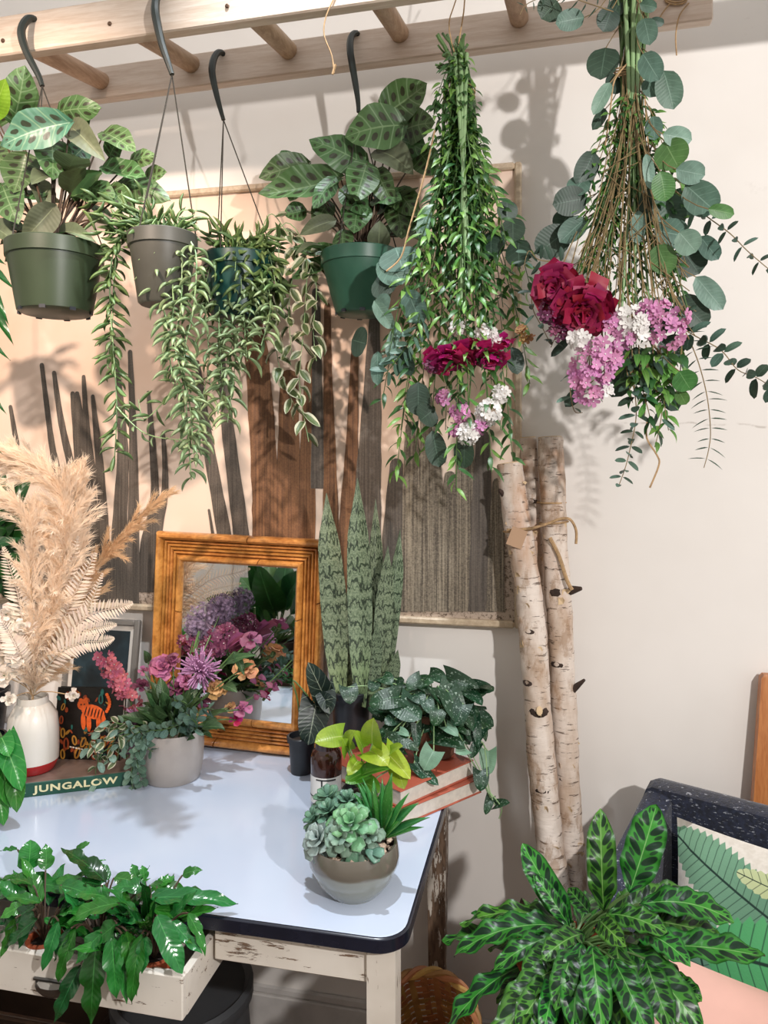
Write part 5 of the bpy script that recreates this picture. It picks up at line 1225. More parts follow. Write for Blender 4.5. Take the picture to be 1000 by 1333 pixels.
# ================================================================== flower arrangement in grey planter
def arrangement():
    rg = random.Random(31); c = Vector((-.856, -.256, TZ)); root = thing('flower_arrangement', 'mixed pink, mauve and purple flower arrangement in a grey ceramic planter', 'flowers', c)
    plain('grey_ceramic', '#a39c97', .4, noise=.1, nscale=12)
    R = .0725; H = .115
    MB().lathe([(0, 0), (R*.82, 0), (R*.88, .004), (R*.97, .04), (R, .075), (R*.99, H-.002), (R*.975, H), (R*.93, H-.001), (R*.92, H-.02), (0, H-.02)], c, 40).build('planter', M['grey_ceramic'], root)
    pl = Plant(root); s = c+UP*(H-.01); z = crop(120, 820, .22); zg = crop(180, 680, .26)
    Yc = -.205
    def st(p): pl.stem(bez(s+rv(rg, .03)*.8, s*.5+p*.5+UP*.02, p, 6), .0018)
    # dark leaves to fill the middle
    leafmat('bouquet_green', '#2f4a2c', '#3f6238', '#6b8a5c', rough=.42, trans=.12, ribs=5.0)
    LG = [leafm('ovate', 'bouquet_green', .1, .12, .02, 1.5, .03, 7, 2), leafm('lance', 'bouquet_green', .1, .12, .02, 1.5, .03, 7, 2)]
    for i in range(70):
        az = rg.uniform(0, 2*PI); el = rg.uniform(-.1, 1.3); d = Vector((math.cos(az)*math.cos(el)*1.2, math.sin(az)*math.cos(el)*.65, math.sin(el)*1.0)); b = s+d*rg.uniform(.02, .08)+UP*.0
        t = b+(d+rv(rg, .3)).normalized()*rg.uniform(.045, .075)
        if t.y > -.12: t.y = -.13
        b.y = min(b.y, -.13)
        pl.leaf(rg.choice(LG), b, t, tocam(b)*.5+UP*.6+rv(rg, .4), rg.uniform(.022, .036))
    for a, b, w_ in (((420,420),(300,470),45),((370,350),(340,420),70),((790,200),(975,150),60),((860,250),(960,200),50),((840,130),(900,270),50),((590,570),(610,680),80),((430,400),(330,360),60),((330,190),(305,120),50),((120,480),(60,465),30),((220,720),(110,800),80),((640,360),(560,420),80),((780,330),(860,370),60)):
        pa, pb = pl_leaf(pl, rg.choice(LG), z, a, b, w_, Yc-.03, Yc-.05); st(pa)
    # flowers
    def P(x, y, d=0.0): return at(*z(x, y), Yc+d)
    spike = [P(60,160,-.01), P(110,230,-.02), P(155,300,-.03), P(190,360,-.035), P(230,430,-.035)]
    sp = smoothpts(spike, 4); cluster(root, sp[8], .021, 64, .0125, 'petal_rose', rg, 'pink_floret', pts=sp); pl.stem(smoothpts([s, P(260,500,-.02), spike[-1]]+spike[::-1][1:], 4), .002)
    for x, y, rr, mt, n, ly, pw, lab in ((415,225,78,'petal_mauve',26,4,.95,'mauve rose with wide soft petals'),(390,500,70,'petal_hot',12,3,1.1,'glossy hot pink bloom'),(735,350,60,'petal_beige',26,4,.8,'dried beige carnation'),(905,240,75,'petal_beige',26,4,.8,'dried beige carnation'),(500,345,60,'petal_plum',16,3,.9,None),(560,300,55,'petal_mauve',16,3,.9,None),(890,470,55,'petal_mauve',8,2,1.0,None),(850,530,45,'petal_magenta',6,2,1.0,None),(560,480,62,'petal_peach',16,3,.9,None),(640,500,55,'petal_peach',14,3,.9,None),(290,330,50,'petal_plum',12,3,.9,None),(660,430,40,'petal_plum',10,2,.9,None),(940,60,60,'petal_plum',10,2,.9,None),(820,460,38,'petal_beige',12,3,.9,None),(300,240,30,'petal_mauve',8,2,.9,None),(480,180,45,'petal_plum',12,3,.9,None)):
        p = P(x, y, -.03 if x < 800 else .04); ruffled(root, 'bloom', p, tocam(p)*.8+UP*.5+rv(rg, .2), pxm(rr*.22, p), mt, n, rg, .5, ly, .07, pw, lab); st(p)
    def mum(p, r, mat, n):
        F = facing_mat(p, tocam(p)+UP*.35); mb = MB()
        for i in range(n):
            az = rg.uniform(0, 2*PI); el = rg.uniform(-.15, 1.35); d = Vector((math.cos(az)*math.cos(el), math.sin(az)*math.cos(el), math.sin(el))); d2 = (d+Vector((0, 0, .35))).normalized(); L = r*rg.uniform(.75, 1.05)*(1-.25*max(0, el))
            mb.tube([F @ (d*r*.1), F @ (d*L*.55), F @ (d*L*.55+d2*L*.45)], [r*.03, r*.045, r*.03], 5)
        return mb.build('spider_chrysanthemum', M[mat], root)
    p = P(640,240,-.045); mum(p, pxm(31, p), 'petal_lilac', 130); st(p)
    p = P(270,520,-.05); mum(p, pxm(19, p), 'petal_lilac', 60); st(p)
    p = P(255,700,-.06); mum(p, pxm(14, p), 'petal_lilac', 50)
    plain('allium', '#94829c', .7, trans=.2); plain('allium_dark', '#6a5870', .7)
    def ball(p, r, n, mt):
        mb = MB()
        for i in range(n):
            d = Vector((rg.gauss(0, 1), rg.gauss(0, 1), rg.gauss(0, 1))).normalized(); e_ = p+d*r*rg.uniform(.82, 1.05); mb.tube([p+d*r*.2, e_], .0005, 3, False)
            a = d.orthogonal().normalized(); b = d.cross(a)
            for k in range(6):
                q = 2*PI*k/6+i; v = (a*math.cos(q)+b*math.sin(q)); w2 = d.cross(v)*.0012; o = e_+v*.0045+d*.0018; mb.add([e_-w2*.4, e_+w2*.4, o+w2, o-w2], [[0, 1, 2, 3]])
        stuff(mb.build('allium_head', M[mt], root, smooth=False))
    for x, y, rr, mt in ((330,490,24,'allium'),(415,430,18,'allium_dark'),(290,520,15,'allium')):
        p = at(*zg(x, y), -.125); ball(p, pxm(rr, p), 170, mt); st(p-UP*.01)
    cl = at(*zg(390, 600), -.135); cluster(root, cl, .034, 46, .0125, 'petal_plum', rg, 'plum_floret'); st(cl)
    cl = at(*zg(450, 560), -.13); cluster(root, cl, .025, 26, .0125, 'petal_plum', rg, 'plum_floret')
    cl = at(*zg(260, 590), -.125); cluster(root, cl, .028, 20, .0125, 'petal_plum', rg, 'plum_floret')
    TB = leafm('petal', 'petal_plum', .12, .25, .02, 1, 0, 7, 2)
    for a, b in (((445,640),(545,560)), ((455,650),(590,570)), ((440,620),(500,560)), ((470,650),(560,610))): pl_leaf(pl, TB, zg, a, b, 45, -.14, -.14, name='tulip_petal')
    pl.stem([at(*zg(275, 650), Yc-.05), at(*zg(305, 545), Yc-.03)], .0026)
    # eucalyptus and variegated sprigs over the rim
    EU = [rl('euc_grey')]; EP = [rl('euc_pale')]
    def P2(x, y, d=-.335): return at(*z(x, y), d)
    for pts, me, stp, L, W in (([(520,560),(430,590),(330,600),(290,650)], EU, .018, .022, .019), ([(560,450),(500,420),(470,440)], EU, .016, .020, .016), ([(600,560),(640,470),(720,470)], EU, .016, .022, .018), ([(620,580),(560,500),(540,540)], EU, .016, .022, .018),
                               ([(300,600),(230,640),(190,680),(170,700)], EP, .014, .018, .014), ([(330,640),(260,760),(230,860),(250,980)], EP, .016, .021, .017), ([(300,620),(330,700),(360,720)], EU, .018, .024, .02), ([(280,700),(270,800),(290,900)], EU, .018, .02, .018)):
        strand(pl, [s]+[P2(*q) for q in pts], stp, L, W, me, rg, .0012, .9, 'pair', .35, jit=.4, name='eucalyptus_leaf')
    VG = [leafm('ovate', 'varieg_leaf', .12, .15, .03, 1.5, .05, 6, 2), leafm('round', 'euc_pale', .1, .1, 0, 1, 0, 6, 2)]
    for pts in ([(200,560),(100,560),(40,600),(20,680),(20,760)], [(200,580),(100,620),(60,700),(50,780)], [(210,600),(130,660),(110,740),(100,790)], [(190,560),(120,540),(60,560)], [(200,620),(160,700),(150,760),(130,800)], [(100,700),(30,800),(20,860),(30,950)], [(200,590),(80,590),(-10,660),(-20,740)]):
        strand(pl, [s]+[P2(x, y, -.35) for x, y in pts], .017, .026, .015, VG, rg, .0012, .85, 'spiral', .4, jit=.5, name='variegated_leaf')
    # dark bare twig with seed pods on the mirror side
    pl.stem(smoothpts([s, at(*zg(550, 890), -.125), at(*zg(680, 780), -.115), at(*zg(770, 690), -.11)], 5), .0016)
    PD = leafm('petal', 'petal_plum', .1, .2, 0, 1, 0, 5, 2)
    for a, b in (((580,860),(600,890)), ((610,840),(640,880)), ((640,800),(670,830)), ((590,810),(560,780)), ((640,790),(600,770))): pl_leaf(pl, PD, zg, a, b, 30, -.12, -.125, name='seed_pod')
    pl.done(M['green_stem'])
arrangement()

# ================================================================== red books and the plants on them
BA = Vector((-.29, -.383, TZ)); ex = Vector((.603, .798, 0)); en = Vector((-.798, .603, 0))
def redbook(z0, t, off, L, W, label, ang):
    R = Matrix.Translation(BA+UP*(z0-TZ)) @ Matrix((ex, en, UP)).transposed().to_4x4() @ Matrix.Rotation(math.radians(ang), 4, 'Z') @ Matrix.Translation(off)
    root = thing('red_book', label, 'book', R @ Vector((L/2, W/2, 0)))
    MB().box((.004, .004, .003), (L-.004, W, t-.003), R).build('pages', M['book_pages'], root, smooth=False)
    MB().box((0, 0, 0), (L, W, .003), R, bev=.001).build('back_cover', M['book_red'], root, smooth=False)
    MB().box((0, 0, t-.003), (L, W, t), R, bev=.001).build('front_cover', M['book_red'], root, smooth=False)
    MB().box((0, W-.0005, 0), (L, W+.003, t), R, bev=.001).build('spine', M['book_red'], root, smooth=False)
redbook(TZ, .034, (0, 0, 0), .247, .285, 'red book with cream pages under the other red book at the table edge', 0)
redbook(TZ+.0345, .036, (.008, .004, 0), .232, .275, 'thick red book lying on top of another red book beneath potted plants', 3)
BT = TZ+.0345+.036
def snake():
    m = Mat('snake_leaf'); u, v = uv_of(m); a = u.abs(); c = m.coord('UV')
    n = m.noise(m.scale(c, (3.0, 9, 1)), 1.6, 4); zz = ((u*2.5).fract()-0.5).abs()
    band = ((v*12.0+zz*.45+(n-0.5)*2.6).fract()-0.5).abs()
    col = m.mix(m.noise(m.scale(c, (6, 60, 1)), 2, 3).ss(.35, .65), '#5f6c55', '#818d70'); col = m.mix(v.ss(.0, .35)*-1.0+1.0, col, '#86986a')
    col = m.mix((1.0-band.ss(.08, .19))*.95, col, '#222d20'); col = m.mix((((v*27.0+zz*1.1+n*2.0).fract()-0.5).abs()).ss(.36, .46)*.65, col, '#37482f')
    m.col(m.vary(col, .1)).set(rough=.45); m.translucent(.05); M['snake_leaf'] = m.m
    rg = random.Random(3); Y = -.135; c0 = at(457, 958, Y); c0.z = BT
    root = thing('snake_plant', 'snake plant with tall banded sword leaves in a dark pot on the red books', 'potted plant', c0)
    potmesh(root, c0, .050, .040, .125, 'black_plastic'); pl = Plant(root); s = c0+UP*.105
    z = crop(390, 600, .225)
    for a, b, w_, dy, sd, nrm in (((240,1300),(155,185),160,-.02,-.03,(0,-1,.1)), ((360,1290),(335,100),150,-.03,-.01,(0,-1,.1)), ((440,1250),(440,215),95,.02,.015,(.3,-1,0)), ((450,1260),(512,485),110,-.01,.03,(.35,-1,0)), ((480,1240),(583,385),95,.015,.07,(.5,-1,0)), ((290,1260),(285,690),70,.03,0,(-.2,-1,0)), ((420,1270),(450,930),80,-.02,.0,(.2,-1,0)), ((500,1240),(570,1090),80,-.02,.0,(.3,-1,0))):
        me = leafm('sword', 'snake_leaf', -.02, .22, .006, 1.5, 0, 16, 3, 0, sd*-1 if False else sd)
        pa = at(*z(*a), Y+dy); pb = at(*z(*b), Y+dy+.0); pa.z = min(pa.z, s.z)
        pl.leaf(me, pa-UP*.01, pb, nrm, pxm(w_*.225, pb))
    pl.done()
snake()
def satin():
    def sp(m, u, v, a, c):
        n = m.noise(m.coord('UV'), 9.0, 3, .6); n2 = m.noise(m.coord('UV'), 4, 2)
        return m.mix((n.ss(.56, .60))*n2.ss(.44, .52)*(1.0-a.ss(.75, .9))*.85, c, '#a9bfae')
    leafmat('satin_leaf', '#1a4026', '#234f2f', '#386642', pattern=sp, rough=.4, trans=.1, back='#6f9c78', var=.2)
    leafmat('satin_back', '#7ea888', '#8fb898', '#a5c8ac', rough=.5, trans=.2)
    rg = random.Random(12); Y = -.165; c0 = at(565, 960, Y); c0.z = BT; root = thing('satin_pothos', 'trailing satin pothos with silver-flecked dark leaves spilling over the red books', 'potted plant', c0)
    plain('brown_pot', '#6a4634', .6, noise=.15); potmesh(root, c0, .058, .046, .10, 'brown_pot'); pl = Plant(root); s = c0+UP*.085
    LM = [leafm('heart', 'satin_leaf', ar, fo, .015, 1.5, .22, 8, 3, 0, sd) for ar, fo, sd in ((.08, .08, .03), (.14, .02, -.04), (-.04, .12, .04))]; BK = leafm('heart', 'satin_back', .1, .1, .02, 1.5, .22, 8, 3)
    z = crop(360, 840, .32)
    L = [((500,210),(375,240),100,-.08,0),((500,230),(590,300),115,-.09,0),((560,170),(640,150),90,-.04,0),((590,140),(530,180),80,-.05,0),((690,130),(830,190),90,-.02,0),((800,170),(885,185),70,-.02,0),((660,170),(750,270),100,-.07,0),((700,190),(760,330),100,-.08,0),((400,150),(390,190),60,-.06,0),((290,170),(300,240),80,-.06,0),((570,320),(575,415),45,-.1,0),((610,220),(630,280),60,-.09,0),
         ((640,380),(770,420),80,-.09,0),((690,330),(740,370),50,-.1,1),((640,430),(600,510),95,-.12,1),((770,420),(730,440),60,-.1,1),((500,350),(540,370),40,-.12,1),((860,430),(860,530),75,-.03,1),((810,300),(820,420),40,-.05,0),((820,400),(790,460),45,-.06,0),((830,510),(830,595),70,-.06,0),((870,620),(850,690),40,-.06,0),((890,650),(950,640),45,-.06,0),((560,480),(660,570),60,-.13,0),((450,380),(580,430),60,-.13,0),
         ((480,300),(440,320),60,-.1,0),((760,240),(720,330),80,-.09,0),((620,120),(690,150),80,-.03,0),((560,200),(600,240),70,-.08,0),((780,260),(800,350),60,-.05,0),((430,130),(470,160),70,-.05,0),((480,170),(520,140),70,-.04,0),((840,340),(800,420),40,-.05,0),((660,260),(640,330),70,-.1,0),((520,420),(470,400),60,-.13,0)]
    for a, b, w_, dy, k in L:
        pa, pb = pl_leaf(pl, BK if k else rg.choice(LM), z, a, b, w_, Y+dy+.01, Y+dy-.01, None if rg.random() < .6 else tocam(s)+UP*.9+rv(rg, .3)); pl.stem(bez(s, s*.5+pa*.5+UP*.05, pa, 6), .0014)
    for i in range(70):
        az = rg.uniform(0, 2*PI); d = Vector((math.cos(az)*1.25, math.sin(az)*.6, rg.uniform(-.3, .9))); b = s+d*rg.uniform(.04, .10); t = b+(d*.6+rv(rg, .5)-UP*.4).normalized()*.055
        if t.y > -.06: continue
        pl.leaf(rg.choice(LM), b, t, tocam(b)*.5+UP*.7+rv(rg, .4), .04); pl.stem(bez(s, s*.5+b*.5+UP*.02, b, 5), .0012)
    pl.stem(smoothpts([s, at(*z(820, 380), Y-.05), at(*z(850, 440), Y-.05), at(*z(860, 560), Y-.06), at(*z(880, 630), Y-.06)], 4), .0013); pl.stem(smoothpts([at(*z(870, 600), Y-.06), at(*z(915, 660), Y-.06), at(*z(905, 705), Y-.06)], 4), .0013)
    pl.done(M['pale_stem'], 'vines')
satin()
def lime():
    leafmat('lime_leaf', '#8fb82c', '#b5cf45', '#c9dc78', rough=.35, trans=.28, var=.12); leafmat('lime_dark', '#4f9a2c', '#66ad38', '#93c860', rough=.3, trans=.25)
    rg = random.Random(14); c0 = Vector((-.365, -.405, TZ)); root = thing('lime_pothos', 'young lime green pothos with heart-shaped leaves in a small black pot', 'potted plant', c0)
    potmesh(root, c0, .036, .028, .085, 'black_plastic'); pl = Plant(root); s = c0+UP*.07; z = crop(360, 840, .32); Y = -.42
    LM = [leafm('heart', 'lime_leaf', ar, .1, .015, 1.5, .2, 8, 3) for ar in (.06, .14)]; LD = leafm('heart', 'lime_dark', .08, .12, .01, 1.5, .2, 8, 3)
    for a, b, w_, k in (((270,370),(155,395),110,0),((390,400),(395,295),105,0),((300,420),(320,345),80,0),((350,420),(310,350),70,0),((380,430),(455,490),115,0),((440,430),(545,545),90,0),((490,500),(520,585),80,0),((460,440),(515,410),55,0),((330,470),(290,530),60,0),((350,520),(280,560),80,1),((330,540),(470,500),80,1),((360,560),(420,600),80,1),((290,430),(270,380),70,0)):
        pa, pb = pl_leaf(pl, LD if k else rg.choice(LM), z, a, b, w_, Y-.0, Y-.03, tocam(s)+UP*.6+rv(rg, .25)); pl.stem(bez(s, s*.5+pa*.5+UP*.02, pa), .0015)
    pl.done(M['pale_stem'])
lime()
def jar():
    c = at(425, 1043, -.333); c.z = TZ; root = thing('amber_jar', 'dark amber glass jar with a white label behind the succulent bowl', 'jar', c)
    m = Mat('amber_glass'); m.col('#3a1d16').set(rough=.08, trans=.25, coat=.5); M['amber_glass'] = m.m; plain('label_white', '#dcdad6', .6); plain('label_ink', '#1b1a1c', .6)
    r = .033; MB().lathe([(0, 0), (r*.9, 0), (r, .005), (r, .112), (r*.9, .124), (r*.72, .130), (r*.72, .142), (r*.64, .142), (r*.64, .128), (r*.9, .108), (r*.9, .01), (0, .008)], c, 32).build('glass', M['amber_glass'], root)
    mb = MB(); vs = []; F = []
    for i in range(19):
        a = -PI/2-1.5+3.0*i/18
        for z_ in (.022, .078): vs.append(c+Vector((math.cos(a)*(r+.0006), math.sin(a)*(r+.0006), z_)))
    for i in range(18): F.append([2*i, 2*i+2, 2*i+3, 2*i+1])
    mb.add(vs, F); lb = mb.build('label', M['label_white'], root)
    for z0, z1, a0, a1 in ((.035, .038, -1.4, .3), (.028, .075, -.05, .05), (.072, .075, -.4, .9)):
        mb = MB(); vs = []; F = []
        for i in range(9):
            a = -PI/2+a0+(a1-a0)*i/8
            for z_ in (z0, z1): vs.append(c+Vector((math.cos(a)*(r+.001), math.sin(a)*(r+.001), z_)))
        for i in range(8): F.append([2*i, 2*i+2, 2*i+3, 2*i+1])
        mb.add(vs, F); mb.build('label_line', M['label_ink'], lb)
jar()
def alocasia():
    def vn(m, u, v, a, c):
        w_ = ((v*4.5-a*1.6).fract()-0.5).abs(); return m.mix(w_.ss(.455, .49)*.6, c, '#8d9c86')
    leafmat('alocasia_leaf', '#16261f', '#1c3026', '#a3ad97', pattern=vn, rough=.4, trans=.05, back='#2c3d33', veinw=.04)
    c = atz(393, 1005, TZ); root = thing('potted_alocasia', 'small alocasia with dark veined leaves in a black nursery pot', 'potted plant', c)
    potmesh(root, c, .035, .026, .088, 'black_plastic'); pl = Plant(root); s = c+UP*.07; z = crop(180, 680, .26); LM = leafm('heart', 'alocasia_leaf', .08, .1, .01, 1.5, .3, 10, 3); Y = -.215
    for a, b, w_ in (((890,910),(850,1115),165),((930,870),(850,700),120),((930,830),(960,960),110),((900,900),(980,880),110)):
        pa, pb = pl_leaf(pl, LM, z, a, b, w_, Y+.01, Y-.02, tocam(s)); pl.stem(bez(s, s*.6+pa*.4+Vector((-.02, -.01, .03)), pa), .0022)
    pl.stem(smoothpts([s, at(*z(800, 900), Y), at(*z(775, 790), Y), at(*z(850, 870), Y)], 4), .0018)
    pl.done(M['green_stem'])
alocasia()

# ================================================================== succulent bowl
def succulents():
    rg = random.Random(21); c = atz(461, 1158, TZ); root = thing('succulent_bowl', 'glazed grey bowl planted with blue-green rosettes, a small aloe and pebbles', 'succulents', c)
    m = Mat('bowl_glaze'); x, y, z = m.xyz(m.coord()); n = m.noise(m.coord(), 12, 3)
    m.col(m.mix((z+(n-0.5)*.008).ss(.052, .058), '#84867c', '#6a645a')).set(rough=.14, coat=.5); M['bowl_glaze'] = m.m
    R = .0775
    MB().lathe([(0, 0), (.044, 0), (.047, .004), (.052, .008), (.066, .026), (R, .052), (R+.001, .066), (R*.97, .084), (R*.955, .087), (R*.90, .085), (R*.92, .06), (0, .05)], c, 44).build('bowl', M['bowl_glaze'], root)
    MB().lathe([(0, .072), (.05, .072), (R*.91, .070), (R*.9, .06), (0, .06)], c, 28).build('soil', M['soil'], root)
    plain('pebble', '#c2ab97', .75, var=.25, noise=.2, nscale=40); pm = []
    for k in range(4):
        b = bmesh.new(); bmesh.ops.create_icosphere(b, subdivisions=1, radius=1)
        for v in b.verts: v.co *= 1+rg.uniform(-.22, .22)
        me = bpy.data.meshes.new('pebble'); b.to_mesh(me); b.free(); me.materials.append(M['pebble']); pm.append(me)
    for i in range(85):
        a = rg.uniform(0, 2*PI); rr = R*.88*math.sqrt(rg.uniform(.25, 1)); s_ = rg.uniform(.004, .0085)
        link(bpy.data.objects.new('pebble', rg.choice(pm)), root, Matrix.Translation(c+Vector((math.cos(a)*rr, math.sin(a)*rr, .073+s_*.6))) @ Euler((rg.random()*6, rg.random()*6, 0)).to_matrix().to_4x4() @ Matrix.Diagonal((s_, s_*.8, s_*.7, 1)))
    leafmat('echeveria', '#6f8f7a', '#88a592', rough=.5, trans=.0, var=.12, edge='#a3b9a8'); leafmat('echeveria_blue', '#8aa09c', '#a6b8b2', rough=.5, trans=.0, var=.1, edge='#bccac4'); leafmat('echeveria_green', '#5f9a6a', '#7db583', rough=.45, trans=.0, var=.12, edge='#9fcaa2'); leafmat('jade', '#56806a', '#6f9a80', rough=.4, trans=0, var=.12)
    pl = Plant(root); z = crop(360, 840, .32)
    def rosette(p, f, r, mat, layers=4, n=7, w_=.62):
        F = facing_mat(p, f); R3 = F.to_3x3(); me = fatm('petal', mat, .055, .10, 7, 8)
        for l in range(layers):
            el = .10+l*.36; L = r*(1-.14*l)
            for i in range(n-(l > 2)):
                az = 2*PI*(i+.5*(l % 2))/n+.13*l+rg.uniform(-.1, .1); d = Vector((math.cos(az)*math.cos(el), math.sin(az)*math.cos(el), math.sin(el))); nn = Vector((-math.cos(az)*math.sin(el), -math.sin(az)*math.sin(el), math.cos(el)))
                b = F @ (d*r*.08+Vector((0, 0, .004*l))); pl.leaf(me, b, b+(R3 @ d)*L, R3 @ nn, L*w_*(1-.06*l), 'succulent_leaf')
    def P(x, y, up, dy=0): q = at(*z(x, y), c.y+dy); return q
    rosette(P(190,800,0,-.03), (-.35,-.7,.7), .036, 'echeveria_blue', 4, 6, .78)
    rosette(P(305,745,0,-.03), (.05,-.6,.8), .042, 'echeveria_green', 4, 6, .62)
    rosette(P(262,785,0,-.045), (.0,-.8,.6), .031, 'echeveria', 3, 6, .72)
    rosette(P(225,700,0,.0), (-.3,-.4,.9), .034, 'jade', 4, 6); rosette(P(290,660,0,.02), (.0,-.3,1), .032, 'jade', 4, 6); rosette(P(215,640,0,.03), (-.2,-.3,1), .032, 'jade', 3, 6); rosette(P(170,720,0,.0), (-.6,-.4,.7), .028, 'jade', 3, 6)
    rosette(P(370,780,0,-.02), (.3,-.7,.6), .030, 'echeveria', 3, 6)
    OB = fatm('petal', 'jade', .06, .1, 7, 8); OE = fatm('petal', 'echeveria', .06, .1, 7, 8)
    for a, b, w_ in (((320,790),(300,915),60),((330,820),(290,900),50),((340,850),(370,935),60),((360,830),(420,880),50),((300,850),(260,920),45),((380,840),(440,850),45)): pl_leaf(pl, rg.choice([OB, OE]), z, a, b, w_, c.y-.05, c.y-.062, tocam(c)+UP*.4, 'succulent_leaf')
    def spot(m, u, v, a, c_): return m.mix(m.voronoi(m.coord('UV'), 16).ss(.1, .2)*-.6+.6, c_, '#a5cf8f')
    leafmat('aloe_leaf', '#1f6a2a', '#3c8a3a', rough=.3, trans=.02, pattern=spot, var=.12, edge='#6fae5a')
    for a, b, w_, sd in (((420,770),(330,560),50,.05),((425,770),(390,580),50,0),((430,770),(470,520),60,0),((430,760),(440,600),50,0),((440,770),(580,640),55,-.05),((440,780),(625,700),40,-.1),((420,760),(310,600),45,.05),((430,740),(480,660),55,0),((400,740),(300,640),50,.1),((410,760),(360,720),40,.0),((430,780),(520,690),50,.0),((425,770),(350,540),34,.04),((432,770),(430,540),36,.0),((440,775),(540,600),38,-.03),((420,765),(280,640),34,.08),((436,785),(600,740),30,-.08)):
        pl_leaf(pl, fatm('lance', 'aloe_leaf', .07, .06, 8, 6, sd), z, a, b, w_, c.y+.015, c.y+.0, tocam(c)*.6+UP*.6, 'aloe_leaf')
    for i in range(7):
        az = 2*PI*i/7; b = at(*z(400, 640), c.y+.02); d = Vector((math.cos(az), math.sin(az)*.7, .9)); pl.leaf(fatm('lance', 'aloe_leaf', .07, .06, 8, 6, 0.0), b-UP*.015, b+d.normalized()*.04, UP, .012, 'aloe_leaf')
    pl.done()
succulents()

# ================================================================== ferns in the open drawer
def drawer_ferns():
    leafmat('glossy_fern', '#1d6a22', '#2f8430', '#4c9a45', rough=.2, trans=.12, var=.2, ribs=6.0, spec=.6)
    leafmat('glossy_dark', '#124018', '#1c5a22', '#35783a', rough=.2, trans=.08, var=.2, spec=.6)
    z = crop(0, 1070, .33); FY = -.768
    pots = [atz(45, 1240, .70), atz(205, 1245, .70), atz(130, 1240, .70)]
    LV = {0: [((60,220),(330,330),85,.03,.04),((110,190),(120,70),90,.04,.06),((180,190),(180,85),70,.04,.06),((130,250),(0,230),60,0,.02),((100,250),(45,205),50,.02,.03),((160,320),(15,300),50,-.02,-.02),((140,330),(0,440),70,-.03,-.05),((130,350),(75,500),70,-.04,-.06),((90,330),(0,380),60,-.03,-.05),((230,390),(165,590),60,-.05,-.065),((60,260),(-40,330),70,.0,0),((70,110),(0,115),25,.05,.06),((150,380),(20,500),60,-.05,-.06),((60,380),(0,540),50,-.05,-.06)],
          1: [((590,300),(940,325),70,.02,.05),((620,240),(690,215),50,.04,.06),((600,340),(850,340),90,.01,.03),((590,250),(860,290),80,.03,.06),((720,210),(800,190),50,.05,.06),((620,370),(720,600),90,-.05,-.065),((680,390),(800,520),60,-.04,-.05),((740,360),(810,530),55,-.03,-.045),((560,440),(520,720),80,-.05,-.07),((580,450),(560,600),70,-.05,-.065),((540,230),(520,165),50,.04,.05),((570,230),(560,170),45,.04,.05),((660,400),(760,480),60,-.03,-.05)],
          2: [((420,240),(240,105),85,.03,.06),((300,110),(355,80),30,.06,.07),((430,230),(360,150),60,.04,.06),((450,220),(560,250),60,.03,.04),((580,260),(440,260),70,.02,.01),((540,310),(440,280),70,.02,.0),((470,320),(265,400),80,-.03,-.04),((460,400),(330,500),90,-.05,-.06),((400,440),(300,560),80,-.05,-.068),((380,480),(360,800),110,-.055,-.075),((320,560),(215,790),80,-.055,-.07),((440,450),(460,700),90,-.055,-.07),((480,440),(500,720),70,-.055,-.07),((300,420),(230,640),70,-.05,-.065),((500,430),(540,690),70,-.05,-.068),((400,250),(280,240),60,.02,.02),((240,250),(380,300),70,.01,.0),((280,420),(215,550),50,-.05,-.06),((340,260),(220,230),60,.03,.03),((430,300),(300,290),70,.0,-.01)]}
    labs = ('glossy strap-leaved fern in a terracotta pot at the handle end of the drawer', 'glossy strap-leaved fern sprawling onto the table from the drawer corner', 'glossy strap-leaved fern spilling over the drawer front between two others')
    for k, p in enumerate(pots):
        rg = random.Random(60+k); c = Vector((p.x, FY, dz0+.0095)); root = thing('potted_fern', labs[k], 'potted fern', c, 'ferns in the drawer')
        potmesh(root, c, .0285, .022, .062, 'terracotta', lipn=.28); pl = Plant(root); s = c+UP*.055
        LM = [leafm('lobed', 'glossy_fern', ar, .12, .03, wn, 0, 14, 2, 0, sd) for ar, wn, sd in ((.06, 3, .04), (.1, 2.5, -.05), (-.05, 3.5, .03))]+[leafm('strap', 'glossy_fern', .08, .14, .03, 3, 0, 12, 2, 0, .04), leafm('lobed', 'glossy_dark', .08, .12, .03, 3, 0, 14, 2, 0, -.03)]
        for a, b, w_, d0, d1 in LV[k]:
            pa = at(*z(*a), FY+d0); pb = at(*z(*b), FY+d1)
            if pa.z < TZ+.01 and pa.y > -.74: pa.z = TZ+.02
            if pb.y > -.745 and pb.z < TZ+.012: pb.z = TZ+.014
            mid = (pa+pb)/2; pl.leaf(rg.choice(LM), pa, pb, tocam(mid)*.7+UP*.7+rv(rg, .3), pxm(w_*.33*.9, mid))
            pl.stem(bez(s, s*.5+pa*.5+UP*.04, pa), .0016)
        for i in range(16):
            az = rg.uniform(0, 2*PI); d = Vector((math.cos(az), math.sin(az)*.5, rg.uniform(.1, 1.0))).normalized(); b = s+d*.03+UP*.03; t = b+(d+rv(rg, .3)-UP*.2).normalized()*rg.uniform(.06, .1)
            if t.y > -.74 and t.z < TZ+.02: t.z = TZ+.02
            pl.leaf(rg.choice(LM), b, t, UP+tocam(b)*.3+rv(rg, .4), .024); pl.stem(bez(s, s*.5+b*.5, b), .0015)
        pl.done(M['dark_stem'])
drawer_ferns()

